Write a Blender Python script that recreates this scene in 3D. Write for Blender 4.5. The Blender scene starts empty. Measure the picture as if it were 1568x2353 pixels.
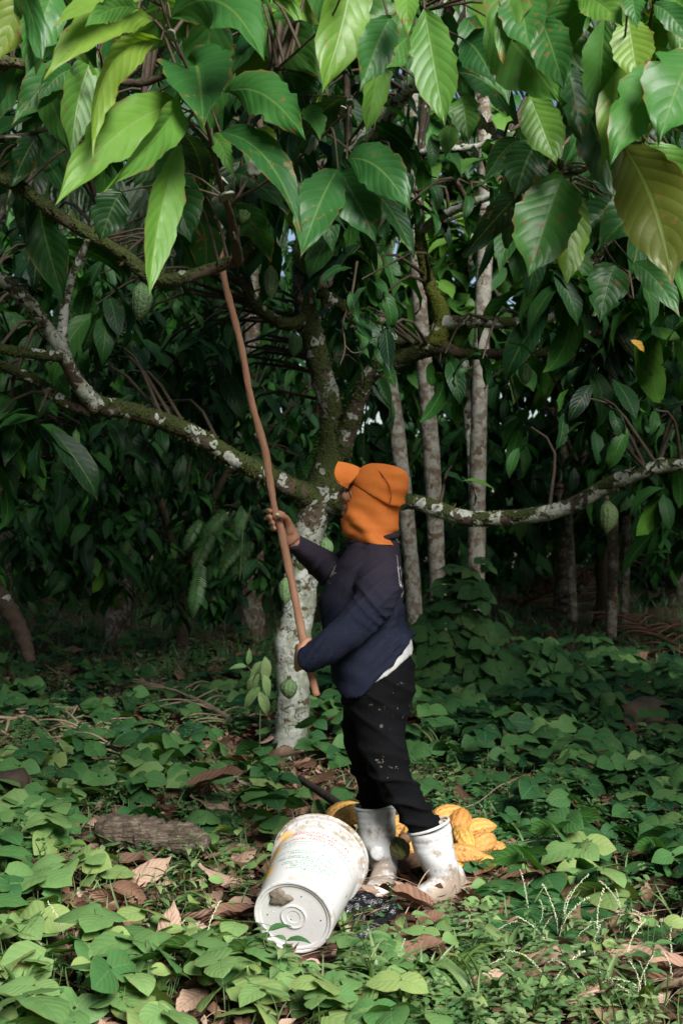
import bpy, bmesh, math
import numpy as np
from mathutils import Vector, Matrix

sc = bpy.context.scene
COL = sc.collection
# ------------------------------------------------------------------ camera, sky, sun, exposure
F = 3267.0                      # focal length in pixels of a 1568 x 2352 frame (50 mm on 24 x 36)
CAMZ = 1.4
cam_d = bpy.data.cameras.new('camera'); cam = bpy.data.objects.new('camera', cam_d); COL.objects.link(cam)
cam.location = (0, 0, CAMZ); cam.rotation_euler = (math.radians(90), 0, 0)
cam_d.sensor_fit = 'VERTICAL'; cam_d.sensor_height = 36.0; cam_d.lens = 50.0
cam_d.clip_start = 0.05; cam_d.clip_end = 2000
cam_d.dof.use_dof = True; cam_d.dof.focus_distance = 4.9; cam_d.dof.aperture_fstop = 6.5
sc.camera = cam

TO_SUN = Vector((0.42, -1.0, 0.80)).normalized()
world = bpy.data.worlds.new("World"); sc.world = world; world.use_nodes = True
wn = world.node_tree; bg = wn.nodes['Background']
sky = wn.nodes.new('ShaderNodeTexSky'); sky.sky_type = 'NISHITA'; sky.sun_disc = False
sky.sun_elevation = math.asin(TO_SUN.z); sky.sun_rotation = math.atan2(TO_SUN.x, TO_SUN.y)
sky.dust_density = 0.7; sky.air_density = 1.0; sky.ozone_density = 1.0
wn.links.new(sky.outputs[0], bg.inputs[0]); bg.inputs[1].default_value = 0.05
sun_d = bpy.data.lights.new('sun', 'SUN'); sun = bpy.data.objects.new('sun', sun_d); COL.objects.link(sun)
sun_d.energy = 5.0; sun_d.angle = math.radians(26); sun_d.color = (1.0, 0.975, 0.93)
sun.rotation_euler = (-TO_SUN).to_track_quat('-Z', 'Y').to_euler(); sun.location = (4, -6, 12)
vs = sc.view_settings
vs.view_transform = 'Standard'; vs.look = 'None'; vs.gamma = 1.0; vs.use_curve_mapping = False
vs.exposure = 1.12
cy = sc.cycles
cy.max_bounces = 6; cy.diffuse_bounces = 2; cy.glossy_bounces = 2; cy.transmission_bounces = 4
cy.transparent_max_bounces = 4; cy.caustics_reflective = False; cy.caustics_refractive = False
cy.use_denoising = True; cy.sample_clamp_indirect = 3.0

# ------------------------------------------------------------------ helpers
RNG = np.random.default_rng(11)
def P(px, py, d): return np.array([(px - 784) * d / F, d, CAMZ - (py - 1176) * d / F])
def nrm(v):
    v = np.asarray(v, float); return v / np.maximum(np.linalg.norm(v, axis=-1, keepdims=True), 1e-9)
def gz(x, y):
    x = np.asarray(x, float); y = np.asarray(y, float)
    h = (0.020*np.sin(1.7*x+0.6)*np.cos(1.3*y) + 0.015*np.sin(3.9*x-1.2*y+1) + 0.012*np.cos(5.1*y+2.3*x) + 0.006*np.sin(11*x+7*y)*np.cos(9*y-4*x))
    far = np.clip((y-7)/6, 0, 1)
    return h*(1+1.6*far)
def noise2(x, y, f, s=0.0):
    x = np.asarray(x)*f; y = np.asarray(y)*f
    return (np.sin(1.7*x+.9*y+s)+np.sin(-1.1*x+1.9*y+1.3*s+2)+np.sin(2.9*x+2.3*y+.7*s+4)*.6+np.sin(-3.1*x+3.7*y+2.1*s)*.5)/3.1

def tag(o, label=None, cat=None, group=None, kind=None):
    if label: o['label'] = label
    if cat: o['category'] = cat
    if group: o['group'] = group
    if kind: o['kind'] = kind
    return o
def empty(name, loc=(0, 0, 0), rz=0.0):
    o = bpy.data.objects.new(name, None); COL.objects.link(o); o.location = loc; o.rotation_euler = (0, 0, rz)
    o.empty_display_size = 0.1
    return o
class MB:
    """collects verts / faces (numpy), links them as one mesh object"""
    def __init__(s): s.V = []; s.Q = []; s.T = []; s.UV = []; s.A = []; s.B = []; s.n = 0
    def add(s, V, Q=None, T=None, uv=None, a=0.5, b=0.0):
        V = np.asarray(V, float); k = len(V)
        s.V.append(V)
        if Q is not None and len(Q): s.Q.append(np.asarray(Q, np.int64)+s.n)
        if T is not None and len(T): s.T.append(np.asarray(T, np.int64)+s.n)
        s.UV.append(np.zeros((k, 2)) if uv is None else np.asarray(uv, float))
        s.A.append(np.broadcast_to(np.asarray(a, float), (k,))); s.B.append(np.broadcast_to(np.asarray(b, float), (k,)))
        s.n += k
    def mesh(s, name, mat, smooth=True):
        V = np.concatenate(s.V); Q = np.concatenate(s.Q) if s.Q else np.zeros((0, 4), np.int64); T = np.concatenate(s.T) if s.T else np.zeros((0, 3), np.int64)
        me = bpy.data.meshes.new(name)
        li = np.concatenate([Q.ravel(), T.ravel()]).astype(np.int32)
        me.vertices.add(len(V)); me.vertices.foreach_set('co', V.astype(np.float32).ravel())
        me.loops.add(len(li)); me.loops.foreach_set('vertex_index', li)
        nf = len(Q)+len(T); me.polygons.add(nf)
        ls = np.concatenate([np.arange(len(Q))*4, len(Q)*4+np.arange(len(T))*3]).astype(np.int32)
        me.polygons.foreach_set('loop_start', ls)
        me.polygons.foreach_set('use_smooth', np.full(nf, smooth, bool))
        me.update(calc_edges=True)
        uvl = me.uv_layers.new(name='UVMap'); uv = np.concatenate(s.UV)
        uvl.data.foreach_set('uv', uv[li].astype(np.float32).ravel())
        for nm, arr in (('rnd', s.A), ('aux', s.B)):
            at = me.attributes.new(nm, 'FLOAT', 'POINT'); at.data.foreach_set('value', np.concatenate(arr).astype(np.float32))
        if mat: me.materials.append(mat)
        return me
    def build(s, name, mat, parent=None, smooth=True):
        o = bpy.data.objects.new(name, s.mesh(name, mat, smooth)); COL.objects.link(o)
        if parent is not None: o.parent = parent
        return o
def copy_tree(o, parent=None):
    c = o.copy(); COL.objects.link(c)
    if parent is not None: c.parent = parent
    for ch in list(o.children): copy_tree(ch, c)
    return c

def grid_faces(nr, ncol, closed=False):
    f = []
    m = ncol if closed else ncol-1
    for i in range(nr-1):
        for j in range(m):
            j2 = (j+1) % ncol
            f.append((i*ncol+j, i*ncol+j2, (i+1)*ncol+j2, (i+1)*ncol+j))
    return np.array(f, np.int64)
def spline(pts, n):
    """Catmull-Rom through rows of pts (any width), n samples"""
    p = np.asarray(pts, float)
    if len(p) == 2: return p[0]+(p[1]-p[0])*np.linspace(0, 1, n)[:, None]
    q = np.vstack([2*p[0]-p[1], p, 2*p[-1]-p[-2]])
    d = np.r_[0, np.cumsum(np.linalg.norm(np.diff(p[:, :3], axis=0), axis=1))]
    t = np.linspace(0, d[-1], n); i = np.clip(np.searchsorted(d, t, side='right')-1, 0, len(p)-2)
    u = ((t-d[i])/np.maximum(d[i+1]-d[i], 1e-9))[:, None]
    a, b, c, e = q[i], q[i+1], q[i+2], q[i+3]
    return 0.5*((2*b)+(-a+c)*u+(2*a-5*b+4*c-e)*u*u+(-a+3*b-3*c+e)*u**3)
def frames(c):
    t = np.gradient(c, axis=0); t = nrm(t)
    ref = np.array([0, 0, 1.0]) if abs(t[0][2]) < .9 else np.array([1.0, 0, 0])
    x = nrm(np.cross(ref, t[0])); X = [x]
    for k in range(1, len(c)):
        x = X[-1]-t[k]*np.dot(X[-1], t[k]); X.append(nrm(x))
    X = np.array(X); Y = np.cross(t, X)
    return t, X, Y
def tube(mb, pts, n=24, seg=10, bump=0.0, a=0.5, b=0.0, seed=0, cap=True):
    """pts rows (x,y,z,r)"""
    s = spline(pts, n); c, r = s[:, :3], np.maximum(s[:, 3], .0006)
    t, X, Y = frames(c); th = np.linspace(0, 2*np.pi, seg, endpoint=False)
    R = r[:, None]*np.ones(seg)
    if bump:
        i = np.linspace(0, n*.9, n)[:, None]
        R = R*(1+bump*(np.sin(i*.9+2*th+seed)*.5+np.sin(i*1.7-3*th+seed*2.1)*.35+np.sin(i*2.9+seed*3.3+th)*.3))
    V = c[:, None]+R[..., None]*(np.cos(th)[None, :, None]*X[:, None]+np.sin(th)[None, :, None]*Y[:, None])
    L = np.r_[0, np.cumsum(np.linalg.norm(np.diff(c, axis=0), axis=1))]
    uv = np.stack([np.broadcast_to(th/(2*np.pi), (n, seg)), np.broadcast_to(L[:, None], (n, seg))], -1).reshape(-1, 2)
    a_ = np.interp(np.linspace(0, 1, n), np.linspace(0, 1, len(np.atleast_1d(a))), np.atleast_1d(a))
    b_ = np.interp(np.linspace(0, 1, n), np.linspace(0, 1, len(np.atleast_1d(b))), np.atleast_1d(b))
    Q = grid_faces(n, seg, True); V = V.reshape(-1, 3); a_ = np.repeat(a_, seg); b_ = np.repeat(b_, seg); T = []
    if cap:
        k = len(V); V = np.vstack([V, c[0], c[-1]+t[-1]*r[-1]*.4]); uv = np.vstack([uv, [0, 0], [0, L[-1]]])
        a_ = np.r_[a_, a_[0], a_[-1]]; b_ = np.r_[b_, b_[0], b_[-1]]
        for j in range(seg):
            T.append((k, (j+1) % seg, j)); T.append((k+1, (n-1)*seg+j, (n-1)*seg+(j+1) % seg))
    mb.add(V, Q, T, uv, a_, b_)
def pxtube(mb, pts, **kw):
    """pts rows (px,py,depth,width_px)"""
    q = [list(P(a, b, d))+[w*d/F*.5] for a, b, d, w in pts]; tube(mb, q, **kw); return np.array(q)

SUN_GAPS = [((.10, 5.12, 1.47), .50), ((.12, 5.1, 1.15), .50), ((.1, 5.1, .8), .45), ((-.30, 8.1, .25), .45), ((-.30, 8.1, .8), .45), ((-.05, 4.6, .15), .6), ((-.5, 7.6, .4), .7), ((-.48, 7.6, .7), .6), ((-1.2, 9.5, 0), .7), ((-1.6, 7.2, 0), .5), ((1.3, 7.0, 0), .6), ((1.1, 5.6, 0), .6), ((-.9, 5.6, 0), .6)]
def open_to_sun(cs):
    """drops leaf clusters to shape canopy gaps that let the sun reach chosen spots"""
    s = np.array(TO_SUN); k = np.ones(len(cs), bool)
    for t, r in SUN_GAPS:
        v = cs-np.array(t); a = v@s; k &= ~((np.linalg.norm(v-a[:, None]*s, axis=1) < r) & (a > 0))
    return cs[k]
# leaves --------------------------------------------------------------
CACAO = ([0, .03, .12, .25, .42, .58, .72, .83, .91, .96, 1], [.02, .16, .52, .83, 1, .98, .80, .50, .20, .07, .0])
HEART = ([0, .02, .1, .22, .36, .5, .65, .8, .9, .96, 1], [.30, .66, .90, 1, 1, .92, .74, .47, .24, .09, 0])
OVATE = ([0, .05, .2, .4, .6, .8, .93, 1], [.05, .35, .85, 1, .8, .42, .14, 0])
BLADE = ([0, .1, .4, .8, 1], [.6, .85, 1, .55, 0])
def leaf_tpl(prof, nl, nw, w=.35, droop=.6, fold=.25, wave=.0, tip=0.0, heart=0.0, twist=0.0, seed=0, a0=0.0, cup=0.0):
    r = np.random.default_rng(seed)
    t = np.linspace(0, 1, nl+1)**.92; s = np.linspace(-1, 1, nw+1)
    hw = np.interp(t, *prof)*w*.5
    ang = a0-droop*t**1.3-tip*np.clip((t-.75)/.25, 0, 1)**2
    dt = np.diff(t, prepend=0); y = np.cumsum(np.cos(ang)*dt); z = np.cumsum(np.sin(ang)*dt)
    ph = r.uniform(0, 6.3, 4)
    S, T = np.meshgrid(s, t); HW = hw[:, None]
    tw = twist*t[:, None]
    x0 = S*HW; z0 = fold*np.abs(S)*HW - cup*S*S*HW
    z0 = z0+wave*np.abs(S)**1.5*(np.sin(T*17+ph[0]+S*1.0)*.6+np.sin(T*9+ph[1]-S*2)*.6)*w*.5
    x0 = x0+wave*.4*np.sin(T*7+ph[2])*w*.3*np.abs(S)
    X = x0*np.cos(tw)-z0*np.sin(tw); Zl = x0*np.sin(tw)+z0*np.cos(tw)
    ny, nz = -np.sin(ang)[:, None], np.cos(ang)[:, None]
    Y = y[:, None]+ny*Zl - heart*np.abs(S)*np.exp(-((T)/.12)**2)*w
    Z = z[:, None]+nz*Zl
    V = np.stack([X, Y, Z], -1).reshape(-1, 3)
    uv = np.stack([S*.5+.5, T], -1).reshape(-1, 2)
    return V, grid_faces(nl+1, nw+1), uv
def scatter(mb, tpls, pos, dirs, nor, size, rnd, which=None, aux=0.0):
    """copies of leaf templates: y axis along dirs, z axis near nor"""
    pos = np.asarray(pos, float); n = len(pos)
    if n == 0: return
    y = nrm(dirs); z = np.asarray(nor, float); z = z-y*np.sum(z*y, 1, keepdims=True)
    bad = np.linalg.norm(z, axis=1) < 1e-3; z[bad] = np.cross(y[bad], [1, 0.3, 0.1]); z = nrm(z); x = np.cross(y, z)
    R = np.stack([x, y, z], -1)
    size = np.broadcast_to(size, (n,)); rnd = np.broadcast_to(rnd, (n,)); aux = np.broadcast_to(aux, (n,))
    if which is None: which = RNG.integers(0, len(tpls), n)
    for k, (V, Q, uv) in enumerate(tpls):
        m = np.where(which == k)[0]
        if not len(m): continue
        W = np.einsum('nij,vj->nvi', R[m], V)*size[m][:, None, None]+pos[m][:, None]
        q = (Q[None]+(np.arange(len(m))*len(V))[:, None, None]).reshape(-1, 4)
        mb.add(W.reshape(-1, 3), q, None, np.tile(uv, (len(m), 1)), np.repeat(rnd[m], len(V)), np.repeat(aux[m], len(V)))
def rdir(n, zlo=-1, zhi=1, rng=RNG):
    z = rng.uniform(zlo, zhi, n); a = rng.uniform(0, 2*np.pi, n); r = np.sqrt(np.maximum(0, 1-z*z))
    return np.stack([r*np.cos(a), r*np.sin(a), z], 1)

# ------------------------------------------------------------------ materials
class NT:
    def __init__(s, name):
        s.m = bpy.data.materials.new(name); s.m.use_nodes = True; s.t = s.m.node_tree; s.t.nodes.clear()
        s.out = s.t.nodes.new('ShaderNodeOutputMaterial')
    def n(s, typ, ins=None, **kw):
        nd = s.t.nodes.new('ShaderNode'+typ)
        for k, v in kw.items(): setattr(nd, k, v)
        for k, v in (ins or {}).items(): s.set(nd.inputs[k], v)
        return nd
    def set(s, sock, v):
        if isinstance(v, bpy.types.NodeSocket): s.t.links.new(v, sock)
        elif isinstance(v, bpy.types.Node): s.t.links.new(v.outputs[0], sock)
        else:
            if sock.type == 'RGBA' and len(v) == 3: v = (*v, 1)
            sock.default_value = v
    def math(s, op, a, b=0.0, c=0.0, clamp=False):
        return s.n('Math', {0: a, 1: b, 2: c}, operation=op, use_clamp=clamp).outputs[0]
    def step(s, x, lo, hi, a=0.0, b=1.0):
        return s.n('MapRange', {0: x, 1: lo, 2: hi, 3: a, 4: b}, interpolation_type='SMOOTHSTEP').outputs[0]
    def mix(s, f, a, b, mode='MIX'):
        nd = s.n('Mix', data_type='RGBA', blend_type=mode, clamp_factor=True)
        s.set(nd.inputs[0], f); s.set(nd.inputs[6], a); s.set(nd.inputs[7], b); return nd.outputs[2]
    def noise(s, vec, scale, detail=3, rough=.55, dist=0.0):
        return s.n('TexNoise', {'Vector': vec, 'Scale': scale, 'Detail': detail, 'Roughness': rough, 'Distortion': dist}).outputs[0]
    def ramp(s, f, stops):
        nd = s.n('ValToRGB', {0: f}); el = nd.color_ramp.elements
        while len(el) < len(stops): el.new(.5)
        for e, (p, c) in zip(el, stops): e.position = p; e.color = (*c, 1)
        return nd.outputs[0]
    def attr(s, nm): return s.n('Attribute', attribute_name=nm).outputs['Fac']
    def pos(s): return s.n('TexCoord').outputs['Object']
    def bump(s, h, strength=.4, dist=.01, nor=None):
        ins = {'Height': h, 'Strength': strength, 'Distance': dist}
        if nor is not None: ins['Normal'] = nor
        return s.n('Bump', ins).outputs[0]
    def bsdf(s, col, rough=.6, spec=.5, nor=None, **kw):
        b = s.n('BsdfPrincipled', {'Base Color': col, 'Roughness': rough, 'Specular IOR Level': spec})
        if nor is not None: s.set(b.inputs['Normal'], nor)
        for k, v in kw.items(): s.set(b.inputs[k], v)
        return b.outputs[0]
    def done(s, shader): s.t.links.new(shader, s.out.inputs[0]); return s.m

def mat_leaf(name, stops, vein=(.16, .25, .06), nv=10.0, slant=2.2, trans=.3, rough=.4, spec=.5, spots=.15, spotcol=(.16, .10, .03), puff=.5, under=(1.15, 1.2, .9), bdist=.006, tcol=(1.5, 1.55, .55)):
    N = NT(name)
    uv = N.n('UVMap').outputs[0]; sp = N.n('SeparateXYZ', {0: uv}); u, v = sp.outputs[0], sp.outputs[1]
    s_ = N.math('MULTIPLY', N.math('ABSOLUTE', N.math('SUBTRACT', u, .5)), 2.0)
    w = N.math('SUBTRACT', N.math('MULTIPLY', v, nv), N.math('MULTIPLY', N.math('POWER', s_, 1.25), slant))
    d = N.math('ABSOLUTE', N.math('SUBTRACT', N.math('FRACT', w), .5))
    lat = N.step(d, .455, .495); midr = N.step(s_, .075, .02)
    vm = N.math('MAXIMUM', N.math('MULTIPLY', lat, .55), midr)
    rnd = N.attr('rnd'); ob = N.pos()
    col = N.ramp(rnd, stops)
    nz = N.noise(ob, 9.0, 3); col = N.mix(N.step(nz, .35, .7, 0, .35), col, N.mix(1.0, col, (.55, .65, .6), 'MULTIPLY'))
    col = N.mix(N.math('MULTIPLY', vm, .38), col, vein)
    sn = N.noise(ob, 38.0, 2); big = N.noise(ob, 5.0, 1)
    sm = N.math('MULTIPLY', N.step(sn, .62, .69), N.step(big, .44, .58)); tipb = N.math('MULTIPLY', N.step(N.math('ADD', v, N.math('MULTIPLY', N.math('SUBTRACT', N.noise(ob, 12., 2), .5), .25)), .93, 1.0), N.step(N.noise(ob, 2.3, 1), .50, .56)); sm = N.math('MAXIMUM', sm, tipb)
    edge = N.math('MULTIPLY', N.step(s_, .86, .99), N.step(N.noise(ob, 16.0, 2), .5, .62))
    col = N.mix(N.math('MULTIPLY', N.math('MAXIMUM', sm, edge), min(1.0, spots*4)), col, spotcol)
    geo = N.n('NewGeometry'); back = geo.outputs['Backfacing']
    col2 = N.mix(back, col, N.mix(1.0, col, under, 'MULTIPLY'))
    h = N.math('SUBTRACT', N.math('MULTIPLY', N.math('SUBTRACT', .25, N.math('MULTIPLY', d, d)), 3.0), N.math('MULTIPLY', midr, 1.0))
    h = N.math('ADD', h, N.math('MULTIPLY', N.noise(ob, 60.0, 2), .5))
    nor = N.bump(h, puff, bdist)
    b = N.bsdf(col2, N.math('ADD', rough, N.math('MULTIPLY', back, .25)), N.math('MULTIPLY', spec, N.math('SUBTRACT', 1.0, N.math('MULTIPLY', back, .7))), nor)
    tr = N.n('BsdfTranslucent', {'Color': N.mix(1.0, col, tcol, 'MULTIPLY'), 'Normal': nor}).outputs[0]
    mx = N.n('MixShader', {0: trans, 1: b, 2: tr}).outputs[0]
    return N.done(mx)

G_DARK = [(0, (.004, .022, .010)), (.45, (.013, .058, .016)), (.8, (.034, .118, .024)), (1, (.085, .185, .030))]
M = {}
# front cacao leaves: rnd 0 dark .. .5 green .. .8 yellow green .. 1 olive-yellow
M['leaf_front'] = mat_leaf('front_leaf', [(0, (.012, .042, .014)), (.3, (.020, .085, .020)), (.55, (.045, .150, .030)), (.75, (.105, .225, .032)), (.88, (.155, .245, .030)), (1, (.085, .098, .014))], trans=.40, rough=.42, spec=.34, spots=.22, puff=.20, nv=9.5, bdist=.006)
M['leaf_mid'] = mat_leaf('cacao_leaf', G_DARK, trans=.25, rough=.48, spec=.25, spots=.1, puff=.25, nv=9, tcol=(1.2, 1.6, .5))
M['leaf_far'] = mat_leaf('forest_leaf', G_DARK, trans=.25, rough=.55, spec=.2, spots=.0, puff=.2, nv=7)
M['leaf_vine'] = mat_leaf('creeper_leaf', [(0, (.009, .050, .020)), (.5, (.054, .142, .042)), (.8, (.120, .220, .072)), (.94, (.165, .255, .090)), (1, (.19, .26, .085))], vein=(.11, .2, .07), nv=5, slant=1.9, trans=.25, rough=.55, spec=.16, spots=.18, puff=.22, tcol=(1.2, 1.5, .5))
M['leaf_weed'] = mat_leaf('weed_leaf', [(0, (.015, .060, .024)), (.5, (.048, .128, .042)), (.85, (.125, .20, .075)), (1, (.19, .25, .11))], vein=(.12, .2, .06), nv=5, slant=1.6, trans=.28, rough=.55, spec=.18, spots=.05, puff=.3, tcol=(1.25, 1.5, .5))
M['fern'] = mat_leaf('fern_leaf', [(0, (.014, .055, .018)), (.5, (.026, .095, .025)), (1, (.07, .17, .035))], vein=(.05, .13, .04), nv=3, trans=.25, rough=.45, spots=0, puff=.1)
M['grass'] = mat_leaf('grass_blade', [(0, (.028, .075, .024)), (.6, (.075, .15, .045)), (1, (.16, .22, .08))], vein=(.13, .21, .08), nv=0.5, trans=.25, rough=.5, spots=0, puff=.1)
M['leaf_dry'] = mat_leaf('dry_leaf', [(0, (.045, .024, .016)), (.3, (.12, .062, .038)), (.6, (.23, .128, .085)), (.85, (.34, .225, .165)), (1, (.43, .33, .26))], vein=(.24, .14, .085), nv=9, trans=.1, rough=.66, spec=.25, spots=.25, spotcol=(.05, .025, .015), puff=.45, under=(1, 1, 1), tcol=(1.2, .9, .6))
M['palm_leaf'] = mat_leaf('palm_leaf', [(0, (.04, .07, .045)), (.5, (.11, .16, .11)), (1, (.24, .28, .20))], vein=(.2, .22, .13), nv=0.5, trans=.25, rough=.65, spec=.15, spots=0, puff=.1)

def mat_bark(name, dark=(.030, .022, .015), pale=(.40, .41, .36), moss=(.034, .044, .010), scale=9.0, crack=.35, pale2=(.22, .235, .17)):
    """rnd = how much lichen, aux = how much moss"""
    N = NT(name); ob = N.pos(); li = N.attr('rnd'); mo = N.attr('aux')
    n1 = N.noise(ob, scale, 5, .6, .4); n2 = N.noise(ob, scale*3.6, 3); n3 = N.noise(ob, scale*.55, 3, .6)
    base = N.mix(n2, dark, tuple(c*2.6 for c in dark))
    base = N.mix(N.step(n3, .5, .75, 0, .5), base, (.10, .062, .035))
    wob = N.n('VectorMath', {0: ob, 1: N.n('VectorMath', {0: N.n('TexNoise', {'Vector': ob, 'Scale': scale*.9, 'Detail': 4.0}).outputs['Color'], 1: (.22, .22, .22)}, operation='MULTIPLY').outputs[0]}, operation='ADD').outputs[0]
    vor = N.n('TexVoronoi', {'Vector': N.n('Mapping', {0: wob, 3: (1.0, 1.0, .45)}).outputs[0], 'Scale': scale*1.7, 'Randomness': 1.0}, feature='DISTANCE_TO_EDGE').outputs[0]
    lm = N.step(N.math('ADD', N.math('ADD', n1, N.math('MULTIPLY', N.math('SUBTRACT', n2, .5), .25)), N.math('MULTIPLY', N.math('SUBTRACT', li, .5), .62)), .52, .56)
    pc = N.mix(N.step(N.noise(ob, scale*1.3, 2), .42, .58), pale, pale2)
    pc = N.mix(N.step(n2, .45, .75, 0, .55), pc, tuple(c*.62 for c in pale))
    col = N.mix(lm, base, pc)
    cr = N.math('MULTIPLY', N.math('MULTIPLY', N.step(vor, .04, .008), N.step(N.noise(ob, scale*.7, 3), .42, .58)), N.math('MULTIPLY', lm, crack)); col = N.mix(cr, col, dark)
    up = N.n('SeparateXYZ', {0: N.n('NewGeometry').outputs['Normal']}).outputs[2]
    ms = N.step(N.math('ADD', N.math('ADD', N.noise(ob, scale*.8, 4, .65), N.math('MULTIPLY', up, .08)), N.math('MULTIPLY', N.math('SUBTRACT', mo, .5), .7)), .54, .62)
    mc = N.mix(N.noise(ob, 70.0, 2), tuple(c*.35 for c in moss), tuple(c*1.6 for c in moss))
    col = N.mix(ms, col, mc)
    v2 = N.n('TexVoronoi', {'Vector': wob, 'Scale': scale*1.25, 'Randomness': 1.0}, feature='F1'); d2 = N.math('ADD', v2.outputs['Distance'], N.math('MULTIPLY', N.math('SUBTRACT', n2, .5), .35))
    pick = N.n('SeparateColor', {0: v2.outputs['Color']}).outputs[0]
    sm = N.math('MULTIPLY', N.step(d2, .40, .36), N.step(N.math('ADD', pick, N.math('MULTIPLY', N.math('SUBTRACT', li, .5), .9)), .58, .60))
    col = N.mix(N.math('MULTIPLY', sm, .95), col, N.mix(N.step(d2, .10, .36), tuple(c*.55 for c in pale), tuple(c*.85 for c in pale))); ms = N.math('MULTIPLY', ms, N.math('SUBTRACT', 1.0, sm)); lm = N.math('MAXIMUM', lm, sm)
    h = N.math('ADD', N.math('MULTIPLY', n2, .6), N.math('MULTIPLY', lm, .35)); h = N.math('SUBTRACT', h, cr)
    h = N.math('ADD', h, N.math('MULTIPLY', N.math('MULTIPLY', ms, N.noise(ob, 90.0, 2)), 1.6))
    return N.done(N.bsdf(col, .85, .25, N.bump(h, .8, .012)))
M['bark'] = mat_bark('cacao_bark')
M['bark_trunk'] = mat_bark('pale_cracked_bark', crack=.9, scale=10.0, pale=(.27, .28, .245), pale2=(.15, .165, .12))
M['bark_moss'] = mat_bark('bright_mossy_bark', moss=(.085, .10, .012))
M['bark_slim'] = mat_bark('slim_trunk_bark', dark=(.055, .036, .022), pale=(.25, .24, .20), pale2=(.12, .092, .064), scale=11.0, crack=.3)
M['bark_dark'] = mat_bark('dark_bark', dark=(.016, .012, .009), scale=8)
def mat_twig(name, c1, c2, sc_=40.):
    N = NT(name); ob = N.pos(); n = N.noise(ob, sc_, 3)
    return N.done(N.bsdf(N.mix(n, c1, c2), .75, .3, N.bump(n, .5, .004)))
M['twig'] = mat_twig('twig_bark', (.018, .013, .009), (.085, .06, .038))
M['stem'] = mat_twig('green_stem', (.03, .07, .02), (.10, .15, .05))
M['straw'] = mat_twig('dry_straw', (.13, .085, .05), (.40, .31, .21), 25.)
def mat_ground():
    N = NT('forest_soil'); ob = N.pos()
    n1 = N.noise(ob, 2.2, 5, .65); n2 = N.noise(ob, 26., 4, .6); v = N.n('TexVoronoi', {'Vector': ob, 'Scale': 34.0}).outputs['Color']
    c = N.ramp(n2, [(.25, (.018, .012, .008)), (.5, (.055, .033, .02)), (.7, (.13, .075, .045)), (.9, (.22, .14, .09))])
    c = N.mix(.45, c, N.mix(1.0, c, v, 'OVERLAY'))
    c = N.mix(N.step(n1, .5, .7, 0, .6), c, (.03, .04, .015))
    return N.done(N.bsdf(c, .9, .2, N.bump(N.math('ADD', n2, N.n('SeparateColor', {0: v}).outputs[0]), .9, .02)))
M['ground'] = mat_ground()
# ------------------------------------------------------------------ ground
def build_ground():
    xs = np.r_[-400, -120, -50, -25, np.linspace(-12, 12, 170), 25, 50, 120, 400]; ys = np.r_[-300, -60, -15, -4, np.linspace(1, 32, 220), 50, 90, 160, 420]
    X, Y = np.meshgrid(xs, ys); w = np.clip(1-np.maximum(np.abs(X)-12, 0)/10, 0, 1)*np.clip(1-np.maximum(Y-32, 0)/10, 0, 1)*np.clip((Y+4)/5, 0, 1)
    Z = gz(X, Y)*w
    mb = MB(); mb.add(np.stack([X, Y, Z], -1).reshape(-1, 3), grid_faces(len(ys), len(xs))[:, ::-1])
    tag(mb.build('ground', M['ground']), kind='structure')
build_ground()

# ------------------------------------------------------------------ leaf templates
T_MID = [leaf_tpl(CACAO, 8, 4, w=.34, droop=.5+.25*k, fold=.12+.1*(k % 3), wave=.10+.03*k, tip=.4*(k % 2), twist=(-.4, .3, 0, .6, -.2, .2)[k], seed=k) for k in range(6)]
T_FAR = [leaf_tpl(CACAO, 4, 2, w=.36, droop=.5+.4*k, fold=.2, wave=.06, twist=.3*(k-1), seed=20+k) for k in range(4)]

def leaf_clusters(mb, centers, per, size, rnd, tpls, down=.75, out=None, rng=RNG, spread=.07):
    """whorls of drooping leaves round each centre"""
    n = len(centers); k = per
    C = np.repeat(centers, k, 0); N_ = n*k
    az = rng.uniform(0, 2*np.pi, N_); dz = -np.abs(rng.normal(down, .45, N_))+rng.uniform(0, .35, N_)
    d = np.stack([np.cos(az), np.sin(az), dz], 1)
    if out is not None: d = d+np.repeat(out, k, 0)*.5
    pos = C+rdir(N_, rng=rng)*spread+np.stack([np.zeros(N_), np.zeros(N_), rng.uniform(-.12, .1, N_)], 1)
    nor = np.stack([-np.cos(az)*.0, -.25*np.ones(N_), np.ones(N_)], 1)+rdir(N_, rng=rng)*.45
    sz = size*np.exp(rng.normal(0, .22, N_))
    r = np.clip(np.repeat(rnd, k)+rng.normal(0, .2, N_), 0, 1)
    scatter(mb, tpls, pos, d, nor, sz, r, which=rng.integers(0, len(tpls), N_))

def nearest_twigs(mb, centers, limbpts, rng=RNG, r0=.012, r1=.004, maxd=9, n=6, seg=5):
    L = np.asarray(limbpts)
    for c in centers:
        d = np.linalg.norm(L-c, axis=1)+.35*np.maximum(0, L[:, 2]-c[2]-.2); i = int(np.argmin(d))
        if d[i] > maxd: continue
        b = L[i]; m = (b+c)/2+np.array([rng.normal(0, .05), rng.normal(0, .05), .06+.1*d[i]])
        tube(mb, [[*b, r0], [*m, (r0+r1)/2], [*c, r1]], n=n, seg=seg, bump=.08, cap=False)

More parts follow.
